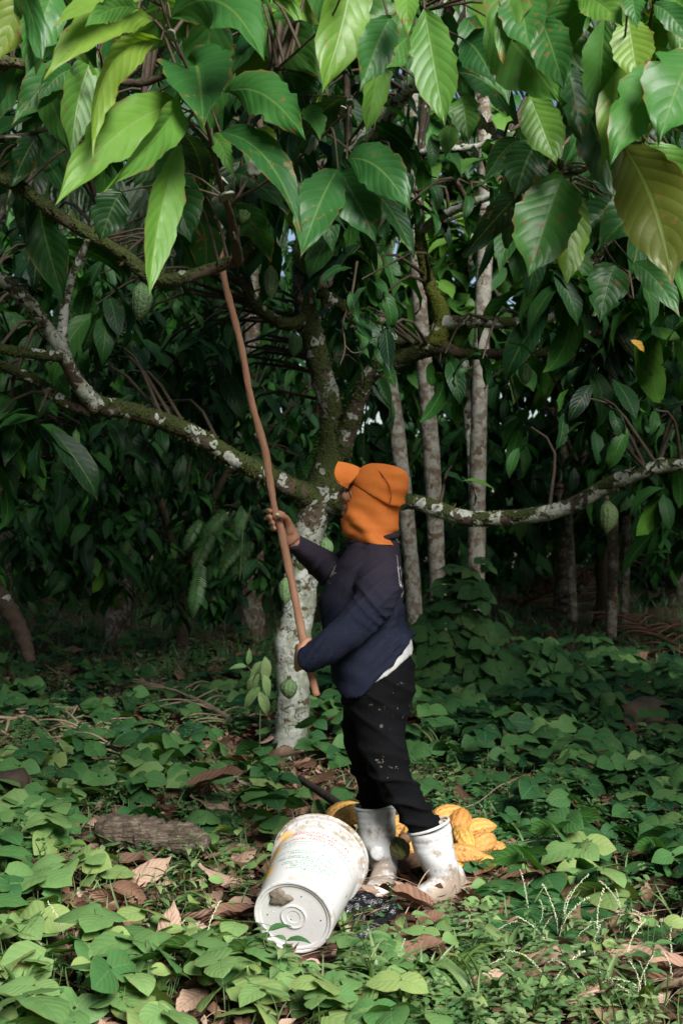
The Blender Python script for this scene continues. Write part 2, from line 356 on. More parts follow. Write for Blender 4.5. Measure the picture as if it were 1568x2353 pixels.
def pod_mesh(name, mat, ribs=10, seed=0, nl=22, nr=40, L=1.0, W=.5, tipw=.12, neck=.12, rough=.02):
    """cacao pod along +Z, base (stalk end) at 0, length L"""
    r = np.random.default_rng(seed); t = np.linspace(0, 1, nl); th = np.linspace(0, 2*np.pi, nr, endpoint=False)
    prof = np.sin(np.pi*np.clip(t, .0, 1)**.92)**.62*(1-.12*t)
    prof = prof+tipw*np.exp(-((t-.97)/.05)**2)*.0; prof[0] = .10; prof[-1] = .03; prof = np.maximum(prof, .03)
    prof = prof*(1-.25*np.exp(-((t-.09)/.06)**2)); prof = prof*(1-.28*np.clip((t-.78)/.22, 0, 1)**1.5)
    T, H = np.meshgrid(t, th, indexing='ij')
    tw = .25*np.sin(T*2+seed)
    rib = np.abs(np.cos(ribs*.5*(H+tw)))**.7; deep = (np.cos(ribs*.25*(H+tw)))**2
    amp = np.sin(np.pi*T)**.5
    wart = (np.sin(23*T+5*H+seed)*np.sin(17*H-9*T+seed*2)+np.sin(41*T+11*H)*.6)*rough
    R = prof[:, None]*W*.5*(1-.13*amp*(1-rib)-.05*amp*deep+wart*amp)
    bx = .06*np.sin(np.pi*T)*L*np.sin(seed)
    V = np.stack([R*np.cos(H)+bx, R*np.sin(H), T*L], -1).reshape(-1, 3)
    mb = MB(); mb.add(V, grid_faces(nl, nr, True)[:, ::-1]*1, [(0, 0, 0)][:0], np.stack([H/(2*np.pi), T], -1).reshape(-1, 2), rib.ravel(), T.ravel())
    return mb.mesh(name, mat)
def mat_pod(name, c0, c1, c2, spotc, spot=.4):
    N = NT(name); ob = N.pos(); rib = N.attr('rnd')
    c = N.mix(N.noise(ob, 5.0, 4), c0, c1); c = N.mix(N.math('MULTIPLY', N.math('SUBTRACT', 1.0, rib), .75), c, c2)
    inf = N.n('ObjectInfo').outputs['Random']; c = N.mix(N.step(inf, .3, 1, 0, .6), c, N.mix(1.0, c, (1.15, 1.28, .8), 'MULTIPLY')); c = N.mix(N.step(inf, .3, 0, 0, .6), c, N.mix(1.0, c, (.85, .62, .45), 'MULTIPLY')); along = N.attr('aux'); c = N.mix(N.math('MULTIPLY', N.step(along, .22, .02), N.step(N.noise(ob, 7., 3), .35, .65, 0, .9)), c, spotc)
    sp = N.math('MULTIPLY', N.step(N.noise(ob, 9.0, 5, .65), .54, .64), spot); c = N.mix(sp, c, spotc)
    h = N.math('ADD', N.noise(ob, 14.0, 4), N.math('MULTIPLY', N.noise(ob, 45.0, 2), .3))
    return N.done(N.bsdf(c, .55, .4, N.bump(h, .5, .035)))
M['pod_green'] = mat_pod('green_pod_skin', (.075, .150, .055), (.12, .20, .08), (.03, .08, .03), (.03, .04, .015), .5)
M['pod_yellow'] = mat_pod('ripe_pod_skin', (.50, .25, .065), (.58, .32, .10), (.34, .14, .03), (.17, .07, .025), .55)
M['pod_orange'] = mat_pod('orange_pod_skin', (.55, .20, .03), (.6, .26, .03), (.25, .09, .02), (.1, .05, .02), .3)
PODS_G = [pod_mesh('cacao_pod', M['pod_green'], seed=k) for k in (1, 2, 3)]
PODS_Y = [pod_mesh('cacao_pod', M['pod_yellow'], seed=k, rough=.014, W=.47+.03*k) for k in (0, 1, 2, 3)]
def hang_pod(parent, px, py, d, lpx, wpx, k=0, tilt=(0, 0), mat=None):
    """green pod hanging from a limb; px,py = its top"""
    top = P(px, py, d); L = lpx*d/F; W = wpx*d/F
    o = bpy.data.objects.new('cacao_pod', PODS_G[k % 3]); COL.objects.link(o); o.parent = parent
    o.location = top; o.scale = (W/.5, W/.5, L); o.rotation_euler = (math.pi+tilt[0], tilt[1], k*1.3)
    mb = MB(); tube(mb, [[0, 0, -.12, .05], [.0, 0, .02, .06]], n=3, seg=6)
    s = mb.build('stalk', M['twig'], o)
    return o

# ------------------------------------------------------------------ the harvested cacao tree (trunk about 8 m away)
T_TUFT = [leaf_tpl(BLADE, 2, 1, w=.35, droop=.9, fold=.0, seed=k) for k in range(3)]
def mat_moss(name, a, b):
    N = NT(name); c = N.mix(N.attr('rnd'), a, b); return N.done(N.bsdf(c, .9, .1))
M['moss'] = mat_moss('moss', (.012, .018, .005), (.075, .090, .016)); M['lichen'] = mat_moss('crust_lichen', (.12, .14, .095), (.26, .28, .225))
def plate_tpl(seed):
    r = np.random.default_rng(seed); th = np.linspace(0, 2*np.pi, 12, endpoint=False); rr = 1+.22*np.sin(3*th+r.uniform(0, 6))+.12*np.sin(5*th+r.uniform(0, 6))
    V = [(0, 0, .06)]+[(.5*q*math.cos(t), .5*q*math.sin(t), .10) for t, q in zip(th, rr)]+[(q*math.cos(t), q*math.sin(t), .22+.10*math.sin(4*t)) for t, q in zip(th, rr)]+[(q*1.0*math.cos(t), q*1.0*math.sin(t), -.12) for t, q in zip(th, rr)]
    Q = [(1+i*12+j, 1+(i+1)*12+j, 1+(i+1)*12+(j+1) % 12, 1+i*12+(j+1) % 12) for i in range(2) for j in range(12)]+[(0, 1+j, 1+(j+1) % 12, 0) for j in range(0)]
    V = np.array(V); T = [(0, 1+j, 1+(j+1) % 12) for j in range(12)]; return V, Q, T
PLATES = [plate_tpl(k) for k in range(4)]
def growth(owner, q, moss, lich, seed, inv=None):
    """moss tufts and raised lichen plates on a limb (centre line q with radii)"""
    r = np.random.default_rng(seed+900); s = spline(q, 200); Ln = float(np.sum(np.linalg.norm(np.diff(s[:, :3], axis=0), axis=1))); t, X, Y = frames(s[:, :3]); k = np.linspace(0, 1, 200)
    mo = np.interp(k, np.linspace(0, 1, len(np.atleast_1d(moss))), np.atleast_1d(moss)); n = int(Ln*1500*max(.2, float(np.mean(s[:, 3]))/.05))
    i = r.integers(0, 200, n); a = r.uniform(0, 2*np.pi, n); nr_ = np.cos(a)[:, None]*X[i]+np.sin(a)[:, None]*Y[i]
    cl = .5+.5*np.sin(s[i, 0]*23+a*2+seed)*np.sin(s[i, 2]*19+s[i, 1]*7+seed*2)
    keep = r.uniform(0, 1, n) < np.clip((mo[i]-.35)*1.8, 0, 1)*(.45+.55*np.clip(nr_[:, 2]+.5, 0, 1))*cl; i, nr_ = i[keep], nr_[keep]; m = len(i)
    if m > 5:
        mb = MB(); scatter(mb, T_TUFT, s[i, :3]+nr_*(s[i, 3]*.96)[:, None], nr_*.8+rdir(m, rng=r)*.7+np.array([0, 0, -.15]), rdir(m, rng=r), r.uniform(.010, .030, m), np.clip(r.normal(.45, .28, m), 0, 1), which=r.integers(0, 3, m)); tag(mb.build('moss', M['moss'], owner), kind='stuff')
    n = int(Ln*16*np.mean(np.atleast_1d(lich))); mb = MB()
    for _ in range(n):
        j = int(r.integers(2, 198)); a = r.uniform(0, 2*np.pi); nn = nrm(np.cos(a)*X[j]+np.sin(a)*Y[j]); u = t[j]; v = np.cross(nn, u); V, Q, T = PLATES[int(r.integers(0, 4))]; sz = r.uniform(.008, .026); c = s[j, :3]+nn*s[j, 3]*.99
        mb.add(c+sz*(V[:, :1]*u+V[:, 1:2]*v+V[:, 2:]*nn*.8), Q, T, a=float(np.clip(r.normal(.5, .3), 0, 1)))
    if mb.n: tag(mb.build('lichen', M['lichen'], owner), kind='stuff')

def main_tree():
    root = empty('cacao_tree', P(668, 1742, 8.1)*np.array([1, 1, 0]))
    tag(root, 'mossy cacao tree with whitish forked trunk right behind the harvester', 'tree')
    inv = -np.array(root.location)
    def part(name, rows, mat='bark', lich=.5, moss=.4, n=60, seg=16, bump=.07, seed=0, knobs=0):
        mb = MB(); q = pxtube(mb, rows, n=n, seg=seg, bump=bump, a=lich, b=moss, seed=seed)
        if knobs:                      # scars and burrs
            rg = np.random.default_rng(seed+50); s = spline(q, 80)
            for i in rg.integers(4, 76, knobs):
                dr = nrm(np.array([rg.normal(), -abs(rg.normal())-.3, rg.normal()*.3])); c = s[i, :3]+dr*s[i, 3]*.78; r = s[i, 3]*rg.uniform(.25, .5)
                tube(mb, [[*(c-dr*r*.6), r], [*(c+dr*r*.15), r*.95], [*(c+dr*r*.6), r*.45]], n=6, seg=9, bump=.12, a=np.mean(lich), b=np.mean(moss), seed=i)
        o = mb.build(name, M[mat], root); o.location = inv; growth(o, q, moss, lich, seed); return o, spline(q, 40)[:, :3]
    L = []
    t, p = part('trunk', [(662, 1775, 8.1, 104), (664, 1735, 8.1, 84), (670, 1660, 8.1, 76), (674, 1570, 8.1, 78), (672, 1480, 8.1, 82), (686, 1400, 8.1, 74), (702, 1290, 8.1, 66), (712, 1210, 8.1, 70), (735, 1140, 8.1, 84), (760, 1040, 8.1, 66), (762, 950, 8.1, 56), (738, 860, 8.1, 52), (720, 780, 8.1, 52), (698, 690, 8.1, 50), (697, 610, 8.1, 46), (705, 500, 8.1, 40)],
                mat='bark_trunk', lich=[.62, .70, .66, .70, .64, .66, .62, .55, .3, .3, .62, .5, .42, .5, .5, .4], moss=[.40, .38, .36, .38, .40, .42, .45, .52, .85, .8, .6, .62, .7, .62, .6, .6], n=120, seg=26, knobs=9); L.append(p)
    def br(rows, name='branch', lich=.38, moss=.75, seed=1, knobs=5, **kw):
        o, p = part(name, rows, lich=lich, moss=moss, seed=seed, knobs=knobs, **kw); L.append(p)
    br([(730, 1150, 8.1, 60), (640, 1105, 7.9, 46), (540, 1055, 7.7, 42), (430, 990, 7.5, 42), (320, 950, 7.3, 42), (215, 930, 7.1, 46)], seed=2, lich=.42, moss=.7)
    br([(225, 935, 7.1, 44), (180, 880, 7.0, 36), (138, 800, 6.9, 34), (100, 740, 6.8, 30), (62, 690, 6.7, 32), (0, 640, 6.6, 30), (-90, 600, 6.5, 26)], seed=3, lich=.58, moss=.58)
    br([(140, 812, 6.9, 30), (148, 720, 6.9, 22), (165, 640, 6.9, 19), (200, 555, 6.9, 15), (225, 470, 6.9, 10)], seed=4, lich=.62, moss=.5, seg=12)
    br([(210, 940, 7.1, 34), (150, 925, 7.1, 28), (90, 880, 7.1, 26), (30, 850, 7.1, 24), (-90, 800, 7.1, 20)], seed=5, lich=.5)
    br([(140, 820, 6.9, 26), (70, 812, 6.8, 26), (0, 800, 6.7, 24), (-100, 770, 6.6, 20)], seed=6, moss=.85)
    br([(50, 690, 6.7, 26), (20, 655, 6.7, 18), (14, 636, 6.7, 14)], seed=61, lich=.6, knobs=0)
    br([(745, 1150, 8.1, 60), (830, 1160, 7.9, 46), (940, 1152, 7.7, 38), (1010, 1172, 7.6, 38), (1080, 1192, 7.5, 36), (1200, 1186, 7.4, 36), (1300, 1166, 7.3, 36), (1400, 1112, 7.2, 36), (1490, 1078, 7.1, 34), (1568, 1064, 7.0, 34), (1680, 1050, 6.9, 30)], seed=7, n=90, lich=.58, moss=.62, knobs=9)
    br([(775, 1045, 8.1, 56), (815, 940, 8.0, 40), (850, 860, 7.9, 40), (920, 822, 7.8, 42), (1000, 790, 7.7, 48)], seed=8, moss=.7, lich=.4)
    br([(1000, 792, 7.7, 44), (1060, 812, 7.7, 26), (1160, 812, 7.6, 24), (1290, 806, 7.5, 22), (1360, 770, 7.4, 18), (1440, 720, 7.3, 13), (1530, 640, 7.2, 9)], seed=9, lich=.3, moss=.55)
    br([(1000, 795, 7.7, 48), (1015, 730, 7.7, 40), (985, 650, 7.7, 32), (966, 560, 7.7, 26), (962, 470, 7.7, 22), (966, 350, 7.7, 20), (975, 210, 7.7, 14)], seed=10, mat='bark_moss', moss=[.9, .95, .9, .8, .4, .3, .3], lich=.35)
    br([(1012, 742, 7.7, 36), (1090, 738, 7.6, 30), (1180, 742, 7.5, 28), (1260, 728, 7.4, 26), (1330, 690, 7.3, 26), (1350, 625, 7.2, 26), (1400, 550, 7.1, 22), (1450, 500, 7.0, 18), (1540, 400, 6.9, 12)], seed=11, lich=[.7, .75, .6, .5, .3, .3], moss=.6)
    br([(985, 798, 7.7, 42), (930, 790, 7.8, 32), (870, 760, 7.9, 28), (800, 712, 8.0, 28), (735, 672, 8.1, 28)], seed=12, moss=.85)
    br([(968, 530, 7.7, 22), (1000, 505, 7.6, 22), (1060, 475, 7.5, 20), (1140, 450, 7.4, 18), (1230, 470, 7.3, 12)], seed=13, lich=.85, moss=.3)
    br([(964, 352, 7.7, 18), (1010, 345, 7.6, 18), (1100, 335, 7.5, 14), (1170, 300, 7.4, 8)], seed=14, lich=.6, moss=.3, knobs=1)
    br([(712, 730, 8.1, 36), (660, 745, 8.0, 30), (610, 722, 7.9, 28), (575, 680, 7.8, 28), (560, 610, 7.7, 26), (585, 560, 7.6, 24), (600, 500, 7.5, 18), (640, 420, 7.4, 12)], seed=15, moss=.8)
    br([(705, 510, 8.1, 36), (690, 420, 7.9, 32), (740, 380, 7.7, 34), (820, 335, 7.5, 36), (890, 260, 7.3, 40), (940, 195, 7.1, 38), (1000, 90, 6.9, 30), (1060, -40, 6.7, 24)], seed=16, lich=.6, moss=.45, n=80)
    br([(680, 430, 7.9, 22), (640, 380, 7.8, 18), (600, 300, 7.7, 14)], seed=17, knobs=0, lich=.3)
    # dead forked twig hanging in front of the trunk
    mb = MB(); pxtube(mb, [(820, 600, 7.0, 7), (805, 690, 7.0, 6), (788, 740, 7.0, 5), (792, 800, 7.0, 4), (780, 840, 7.0, 3)], n=24, seg=6, bump=.15)
    pxtube(mb, [(793, 725, 7.0, 5), (830, 760, 7.0, 4), (850, 775, 7.0, 3), (880, 770, 7.0, 2)], n=16, seg=5, bump=.15); pxtube(mb, [(790, 790, 7.0, 3), (810, 810, 7, 3), (836, 806, 7, 2)], n=10, seg=5)
    o = mb.build('dead_twig', M['twig'], root); o.location = inv
    L = np.vstack(L)
    # leaves
    rg = np.random.default_rng(5); mb = MB(); tw = MB()
    cs, rn = [], []
    PODXY = [(622, 650), (700, 590), (675, 790), (1282, 825), (1206, 858), (1393, 1190), (175, 1010), (325, 690)]
    def zone(n, x0, x1, y0, y1, d0, d1, r):
        for _ in range(n):
            px, py, d = rg.uniform(x0, x1), rg.uniform(y0, y1), rg.uniform(d0, d1)
            if any(abs(px-a) < 85 and -130 < py-b < 70 for a, b in PODXY): continue
            cs.append(P(px, py, d)); rn.append(r)
    zone(9, -100, 640, 250, 560, 7.4, 9.0, .42); zone(24, -100, 300, 560, 1000, 7.6, 9.2, .40); zone(18, 300, 700, 620, 1000, 8.4, 9.4, .4)
    zone(26, 540, 880, 150, 560, 6.6, 9, .5); zone(14, 740, 860, 560, 1000, 8.4, 9.4, .5)
    zone(34, 1190, 1700, 480, 780, 6.6, 8.6, .6); zone(12, 1170, 1400, 760, 900, 7.4, 8.8, .5); zone(18, 1300, 1700, 100, 500, 6.4, 8.0, .5)
    zone(5, -80, 100, 940, 1040, 6.9, 7.6, .5)
    cs = np.array(cs); rn = np.array(rn)
    leaf_clusters(mb, cs, 6, .33, rn, T_MID, rng=rg)
    cs0 = cs; cs, rn = [], []
    zone(28, 540, 900, 430, 800, 6.9, 7.9, .40); zone(40, -80, 560, 560, 1060, 7.9, 8.9, .36); zone(26, 1000, 1600, 760, 1080, 6.6, 8.0, .40); zone(12, 860, 1160, 300, 480, 6.8, 7.6, .6)
    cs = np.array(cs); leaf_clusters(mb, cs, 4, .20, np.array(rn), T_MID, rng=rg); cs = np.vstack([cs0, cs])
    up = np.stack([rg.uniform(-4.4, 4.2, 560), rg.uniform(6.3, 12.5, 560), rg.uniform(4.3, 7.4, 560)], 1); up = up[~((up[:, 0] > .9) & (up[:, 1] > 8.6))]; up = open_to_sun(up)   # unseen crown overhead, thickened to keep the wood behind dark
    leaf_clusters(mb, up, 6, .40, np.full(len(up), .5), T_FAR, rng=rg); cs = np.vstack([cs, up[::3]])
    nearest_twigs(tw, cs, L, rng=rg)
    o = mb.build('foliage', M['leaf_mid'], root); o.location = inv
    o = tw.build('twigs', M['twig'], root); o.location = inv
    for a in ((622, 608, 7.3, 82, 38, 1), (700, 545, 7.95, 85, 62, 2), (675, 762, 7.85, 58, 36, 0), (655, 1325, 7.85, 64, 36, 1), (664, 1558, 7.8, 48, 44, 2), (746, 1232, 7.9, 58, 36, 0), (1282, 803, 7.4, 44, 34, 1), (1206, 832, 7.45, 52, 34, 2), (1393, 1148, 7.05, 78, 46, 0), (560, 470, 7.5, 48, 46, 1), (175, 985, 7.2, 50, 22, 2)):
        o = hang_pod(root, *a); o.location = Vector(o.location)+Vector(inv)
    return root
main_tree()

# ------------------------------------------------------------------ slender pale trunks behind the harvester
def slim_tree(label, rows, seed, top):
    b = P(*rows[0][:3]); root = empty('slender_tree', (b[0], b[1], 0)); tag(root, label, 'tree', 'slender pale trunks behind the harvester')
    mb = MB(); q = pxtube(mb, rows, n=90, seg=18, bump=.045, a=.72, b=.28, seed=seed)
    o = mb.build('trunk', M['bark_slim'], root); o.location = (-b[0], -b[1], 0)
    rg = np.random.default_rng(seed); mb = MB(); tw = MB(); e = q[-1, :3]
    cs = e+rdir(34, -.3, 1, rg)*rg.uniform(.5, 1.7, (34, 1))+np.array([0, 0, .5])
    leaf_clusters(mb, cs, 6, .36, np.full(34, .6), T_FAR, rng=rg); nearest_twigs(tw, cs, spline(q, 30)[-6:, :3], rng=rg, r0=.02)
    o = mb.build('crown', M['leaf_mid'], root); o.location = (-b[0], -b[1], 0)
    o = tw.build('twigs', M['twig'], root); o.location = (-b[0], -b[1], 0)
slim_tree('slim mottled leaning trunk directly right of the orange hood', [(962, 1600, 11.6, 40), (945, 1310, 11.6, 36), (915, 1020, 11.6, 36), (885, 820, 11.6, 36), (848, 600, 11.6, 36), (820, 300, 11.6, 34), (790, -60, 11.6, 30), (770, -560, 11.6, 24)], 3, 0)
slim_tree('grey-brown straight slim trunk in the middle of the three pale ones', [(1010, 1600, 12, 42), (1004, 1335, 12, 38), (992, 1080, 12, 40), (975, 850, 12, 36), (960, 640, 12, 34), (945, 300, 12, 36), (930, -80, 12, 30), (920, -580, 12, 24)], 4, 0)
slim_tree('whitest slim trunk blotched with lichen, standing behind the leafy mound', [(1085, 1600, 12.4, 46), (1092, 1345, 12.4, 42), (1098, 1000, 12.4, 38), (1108, 700, 12.4, 36), (1116, 460, 12.4, 38), (1108, 200, 12.4, 34), (1100, -80, 12.4, 30), (1095, -560, 12.4, 24)], 5, 0)

# ------------------------------------------------------------------ cacao trees of the plantation behind
def forest_crown(seed, n, H, R, lo, tpls, rnd):
    rg = np.random.default_rng(seed); mb = MB(); tw = MB()
    d = rdir(n, -1, 1, rg); rad = rg.uniform(.25, 1, (n, 1))**.5
    cs = d*rad*np.array([R, R, (H-lo)/2])+np.array([0, 0, (H+lo)/2])
    cs[:, 2] -= .18*np.linalg.norm(cs[:, :2], axis=1)**1.5/R
    leaf_clusters(mb, cs, 7, .34, np.clip(np.full(n, rnd)+rg.normal(0, .1, n), 0, 1), tpls, rng=rg)
    limbs = []; tm = MB()
    tube(tm, [[0, 0, -.1, .14], [.04, 0, .4, .10], [-.05, .03, .9, .085], [.02, 0, 1.35, .09]], n=20, seg=12, bump=.08, a=-.6, b=.5, seed=seed)
    for k in range(5):
        az = k*2*np.pi/5+rg.uniform(-.4, .4); e = np.array([np.cos(az)*R*.7, np.sin(az)*R*.7, lo+(H-lo)*rg.uniform(.45, .85)])
        rows = [[.02, 0, 1.3, .07], [e[0]*.35, e[1]*.35, 1.3+(e[2]-1.3)*.55, .05], [e[0]*.7+rg.normal(0, .1), e[1]*.7, 1.3+(e[2]-1.3)*.8, .035], [*e, .015]]
        tube(tm, rows, n=24, seg=8, bump=.1, a=-.6, b=.6, seed=k); limbs.append(spline(rows, 20)[:, :3])
    nearest_twigs(tw, cs[::2], np.vstack(limbs), rng=rg, n=4, seg=3)
    return mb.mesh('crown', M['leaf_far']), tm.mesh('trunk', M['bark']), tw.mesh('twigs', M['twig'])
PROTO = [forest_crown(31, 260, 5.6, 2.5, 1.0, T_FAR, .36), forest_crown(32, 300, 6.2, 2.7, .8, T_FAR, .38), forest_crown(33, 210, 4.6, 2.1, .8, T_FAR, .42)]
def forest_tree(x, y, k, rz, s, label):
    root = empty('cacao_tree', (x, y, float(gz(x, y))), rz); root.scale = (s, s, s)
    tag(root, label, 'tree', 'plantation trees in the dark behind')
    for me, nm in zip(PROTO[k], ('crown', 'trunk', 'twigs')):
        o = bpy.data.objects.new(nm, me); COL.objects.link(o); o.parent = root
for a in [(-3.1, 11.8, 0, .3, .70, 'dark bushy cacao tree at left edge, nearest of the plantation rows'), (-1.5, 13.4, 1, 1.4, .62, 'dark cacao tree beyond the grassy strip at left, its leaves hanging to the grass'),
          (-4.9, 15.5, 1, 2.2, .8, 'far cacao tree in the black shade of the left edge'), (4.3, 12.6, 1, .8, 1.0, 'dark cacao tree whose leaves hang above the lichen-patched right limb'),
          (4.6, 14.5, 0, 2.6, 1.1, 'dark cacao tree at right edge behind the brown palm litter'), (-.4, 17.5, 2, 4.0, 1.1, 'cacao tree in shade straight behind the mossy fork'),
          (3.2, 17.5, 0, 5.0, .95, 'shaded cacao tree seen between the pale trunks and the right limb'), (-3.0, 19.0, 0, 3.3, 1.2, 'hindmost cacao tree left of the climbing fern'),
          (5.6, 19.5, 1, .2, 1.25, 'hindmost cacao tree at the right edge')]: forest_tree(*a)
# unseen trees added behind and beside the viewer to shut out low sky
for a in [(-3.9, 1.2, 1, .5, 1.1, 'unseen cacao tree added beside the viewer on the left to block skylight'), (-4.4, -2.4, 0, 2.1, 1.15, 'unseen cacao tree added behind the viewer on the left to block skylight'), (-1.6, -6.0, 1, 3.0, 1.2, 'unseen cacao tree added straight behind the viewer to block skylight'), (5.4, 3.4, 0, 1.0, 1.1, 'unseen cacao tree added beside the viewer on the right to block skylight')]: forest_tree(*a)
# sunlit young cacao between the pale trunks
def young_tree():
    x, y = (1075-784)*13.6/F, 13.6; root = empty('cacao_tree', (x, y, 0)); tag(root, 'sunlit bright green young cacao tree between the pale slim trunks', 'tree')
    rg = np.random.default_rng(8); mb = MB(); tw = MB(); n = 64
    cs = np.stack([rg.uniform(-.75, .95, n), rg.uniform(-.8, .7, n), rg.uniform(2.6, 5.3, n)], 1)
    leaf_clusters(mb, cs, 7, .44, np.full(n, .82), T_MID, rng=rg, down=.45)  # lighter leaf tone paints in part of the sunlit look
    tm = MB(); rows = [[0, 0, -.1, .07], [.05, 0, 1.5, .05], [-.04, 0, 3, .04], [.05, 0, 5, .02]]; tube(tm, rows, n=40, seg=9, bump=.08, a=.6, b=.4)
    nearest_twigs(tw, cs, spline(rows, 40)[:, :3], rng=rg)
    mb.build('crown', M['leaf_mid'], root); tm.build('trunk', M['bark'], root); tw.build('twigs', M['twig'], root)
young_tree()
# thin trunks far right
def thin_trunk(label, rows, seed):
    b = P(*rows[0][:3]); root = empty('thin_tree', (b[0], b[1], 0)); tag(root, label, 'tree', 'thin trunks in the right-hand shade')
    mb = MB(); q = pxtube(mb, rows, n=50, seg=12, bump=.08, a=.62, b=.35, seed=seed); o = mb.build('trunk', M['bark_slim'], root); o.location = (-b[0], -b[1], 0)
    rg = np.random.default_rng(seed); mb = MB(); cs = q[-1, :3]+rdir(14, -.2, 1, rg)*rg.uniform(.1, 1.0, (14, 1)); leaf_clusters(mb, cs, 7, .34, np.full(14, .4), T_FAR, rng=rg)
    o = mb.build('crown', M['leaf_far'], root); o.location = (-b[0], -b[1], 0)
thin_trunk('thin mottled trunk in the shade under the green hanging pod', [(1402, 1470, 14, 26), (1406, 1340, 14, 24), (1408, 1180, 14, 24), (1412, 1000, 14, 22), (1410, 700, 14, 20)], 1)
thin_trunk('thin brownish trunk just right of the trunk under the hanging pod', [(1432, 1450, 15.5, 22), (1436, 1280, 15.5, 20), (1442, 1120, 15.5, 20), (1458, 980, 15.5, 18), (1465, 700, 15.5, 16)], 2)
thin_trunk('thin leaning trunk in the dark between whitest trunk and hanging pod', [(1316, 1430, 16, 20), (1308, 1250, 16, 20), (1300, 1100, 16, 18), (1285, 990, 16, 18), (1270, 720, 16, 14)], 3)

# ------------------------------------------------------------------ palms with hanging leaflets
T_PALM = [leaf_tpl(BLADE, 6, 2, w=.075, droop=.35*k+.15, fold=.35, seed=40+k, twist=.5*k) for k in range(3)]
def frond(L, sag, seed, nl=34, hang=.9, blade=.8):
    rg = np.random.default_rng(seed); t = np.linspace(0, 1, 24)
    c = np.stack([L*t*(1-.12*t), np.zeros(24), L*(.55*t-sag*t**2)], 1); mb = MB()
    tube(mb, np.c_[c, .022*(1-t*.85)], n=24, seg=6, a=.35)
    s = spline(c, nl*1)[5:]
    for sd in (1, -1):
        n = len(s); k = np.linspace(.2, 1, n); ln = blade*np.sin(np.pi*np.clip(k, .08, .97))**.5*np.exp(rg.normal(0, .08, n))
        d = np.stack([.45*np.ones(n), sd*np.full(n, .7)+rg.normal(0, .12, n), -hang+rg.normal(0, .15, n)], 1)
        scatter(mb, T_PALM, s, d, np.stack([np.ones(n)*.6, -sd*np.ones(n)*.1, np.ones(n)], 1)+rdir(n, rng=rg)*.25, ln, np.clip(rg.normal(.55, .2, n), 0, 1))
    return mb.mesh('frond', M['palm_leaf'])
FR = [frond(3.0, .75, 1, hang=1.6), frond(2.6, .95, 2, hang=1.9), frond(3.2, .55, 3, hang=1.2)]
def palm(x, y, h, label, n, seed, r=.10, s=1.0):
    root = empty('palm_tree', (x, y, 0), seed*.7); tag(root, label, 'palm', 'palms behind the cacao rows')
    mb = MB(); tube(mb, [[0, 0, -.2, r*1.5], [.05, 0, h*.4, r], [0, .05, h, r*.9]], n=40, seg=12, bump=.05, a=.55, b=.3, seed=seed); mb.build('trunk', M['bark_slim'], root)
    rg = np.random.default_rng(seed)
    for k in range(n):
        o = bpy.data.objects.new('frond', FR[k % 3]); COL.objects.link(o); o.parent = root; o.location = (0, 0, h)
        o.rotation_euler = (0, rg.uniform(-.5, .35), k*2*np.pi/n+rg.uniform(-.2, .2)); q = s*rg.uniform(.85, 1.15); o.scale = (q, q, q)
palm(-2.3, 14.6, 4.7, 'palm at upper left with greyish leaflets hanging like a curtain', 11, 1)
palm(-1.0, 16.0, 5.2, 'palm whose hanging leaflets show left of the mossy main trunk', 10, 2)
palm(-4.4, 18.5, 6.0, 'tall palm at far left behind the hanging-leaflet palm', 10, 3)
palm(2.9, 18.5, 7.6, 'tall palm at upper right, leaflets against the blue sky', 10, 4)
palm(4.8, 20.5, 8.2, 'hindmost palm in the upper right corner', 10, 5)

# ------------------------------------------------------------------ far wood: one mass
def far_wood():
    rg = np.random.default_rng(77); n = 30000
    x = rg.uniform(-17, 17, n); y = rg.uniform(20, 30, n); z = rg.uniform(-.1, 12.5, n)**1.0
    dx = x-(1120-784)*y/F; dz = z-(CAMZ+(1176-240)*y/F)
    keep = (rg.uniform(0, 1, n) > .97*np.exp(-(dx/1.5)**2-(dz/1.7)**2)) & (rg.uniform(0, 1, n) > .78*np.clip((z-6.5)/3, 0, 1)*np.clip((x+1)/3, 0.25, 1))
    keep &= rg.uniform(0, 1, n) < .55+.6*noise2(x, z+y, .8)
    x, y, z = x[keep], y[keep], z[keep]; n = len(x); mb = MB()
    d = np.stack([rg.normal(0, .8, n), rg.normal(0, .6, n), -np.abs(rg.normal(.7, .5, n))], 1)
    scatter(mb, T_FAR, np.stack([x, y, z], 1), d, np.stack([np.zeros(n), -np.ones(n)*.4, np.ones(n)], 1)+rdir(n, rng=rg)*.6, rg.uniform(.35, .75, n), np.clip(rg.normal(.4, .15, n), 0, 1), which=rg.integers(0, 4, n))
    n = 9000; x = rg.uniform(-17, 17, n); y = rg.uniform(23, 31, n); z = rg.uniform(0, 3.0, n); d = np.stack([rg.normal(0, .8, n), rg.normal(0, .6, n), -np.abs(rg.normal(.7, .5, n))], 1)
    scatter(mb, T_FAR, np.stack([x, y, z+.2], 1), d, np.stack([np.zeros(n), -np.ones(n)*.4, np.ones(n)], 1)+rdir(n, rng=rg)*.6, rg.uniform(.35, .7, n), np.clip(rg.normal(.3, .15, n), 0, 1), which=rg.integers(0, 4, n))
    tag(mb.build('far_forest', M['leaf_far']), 'dark leafy mass of forest closing the view behind all trunks', 'forest', kind='stuff')
far_wood()
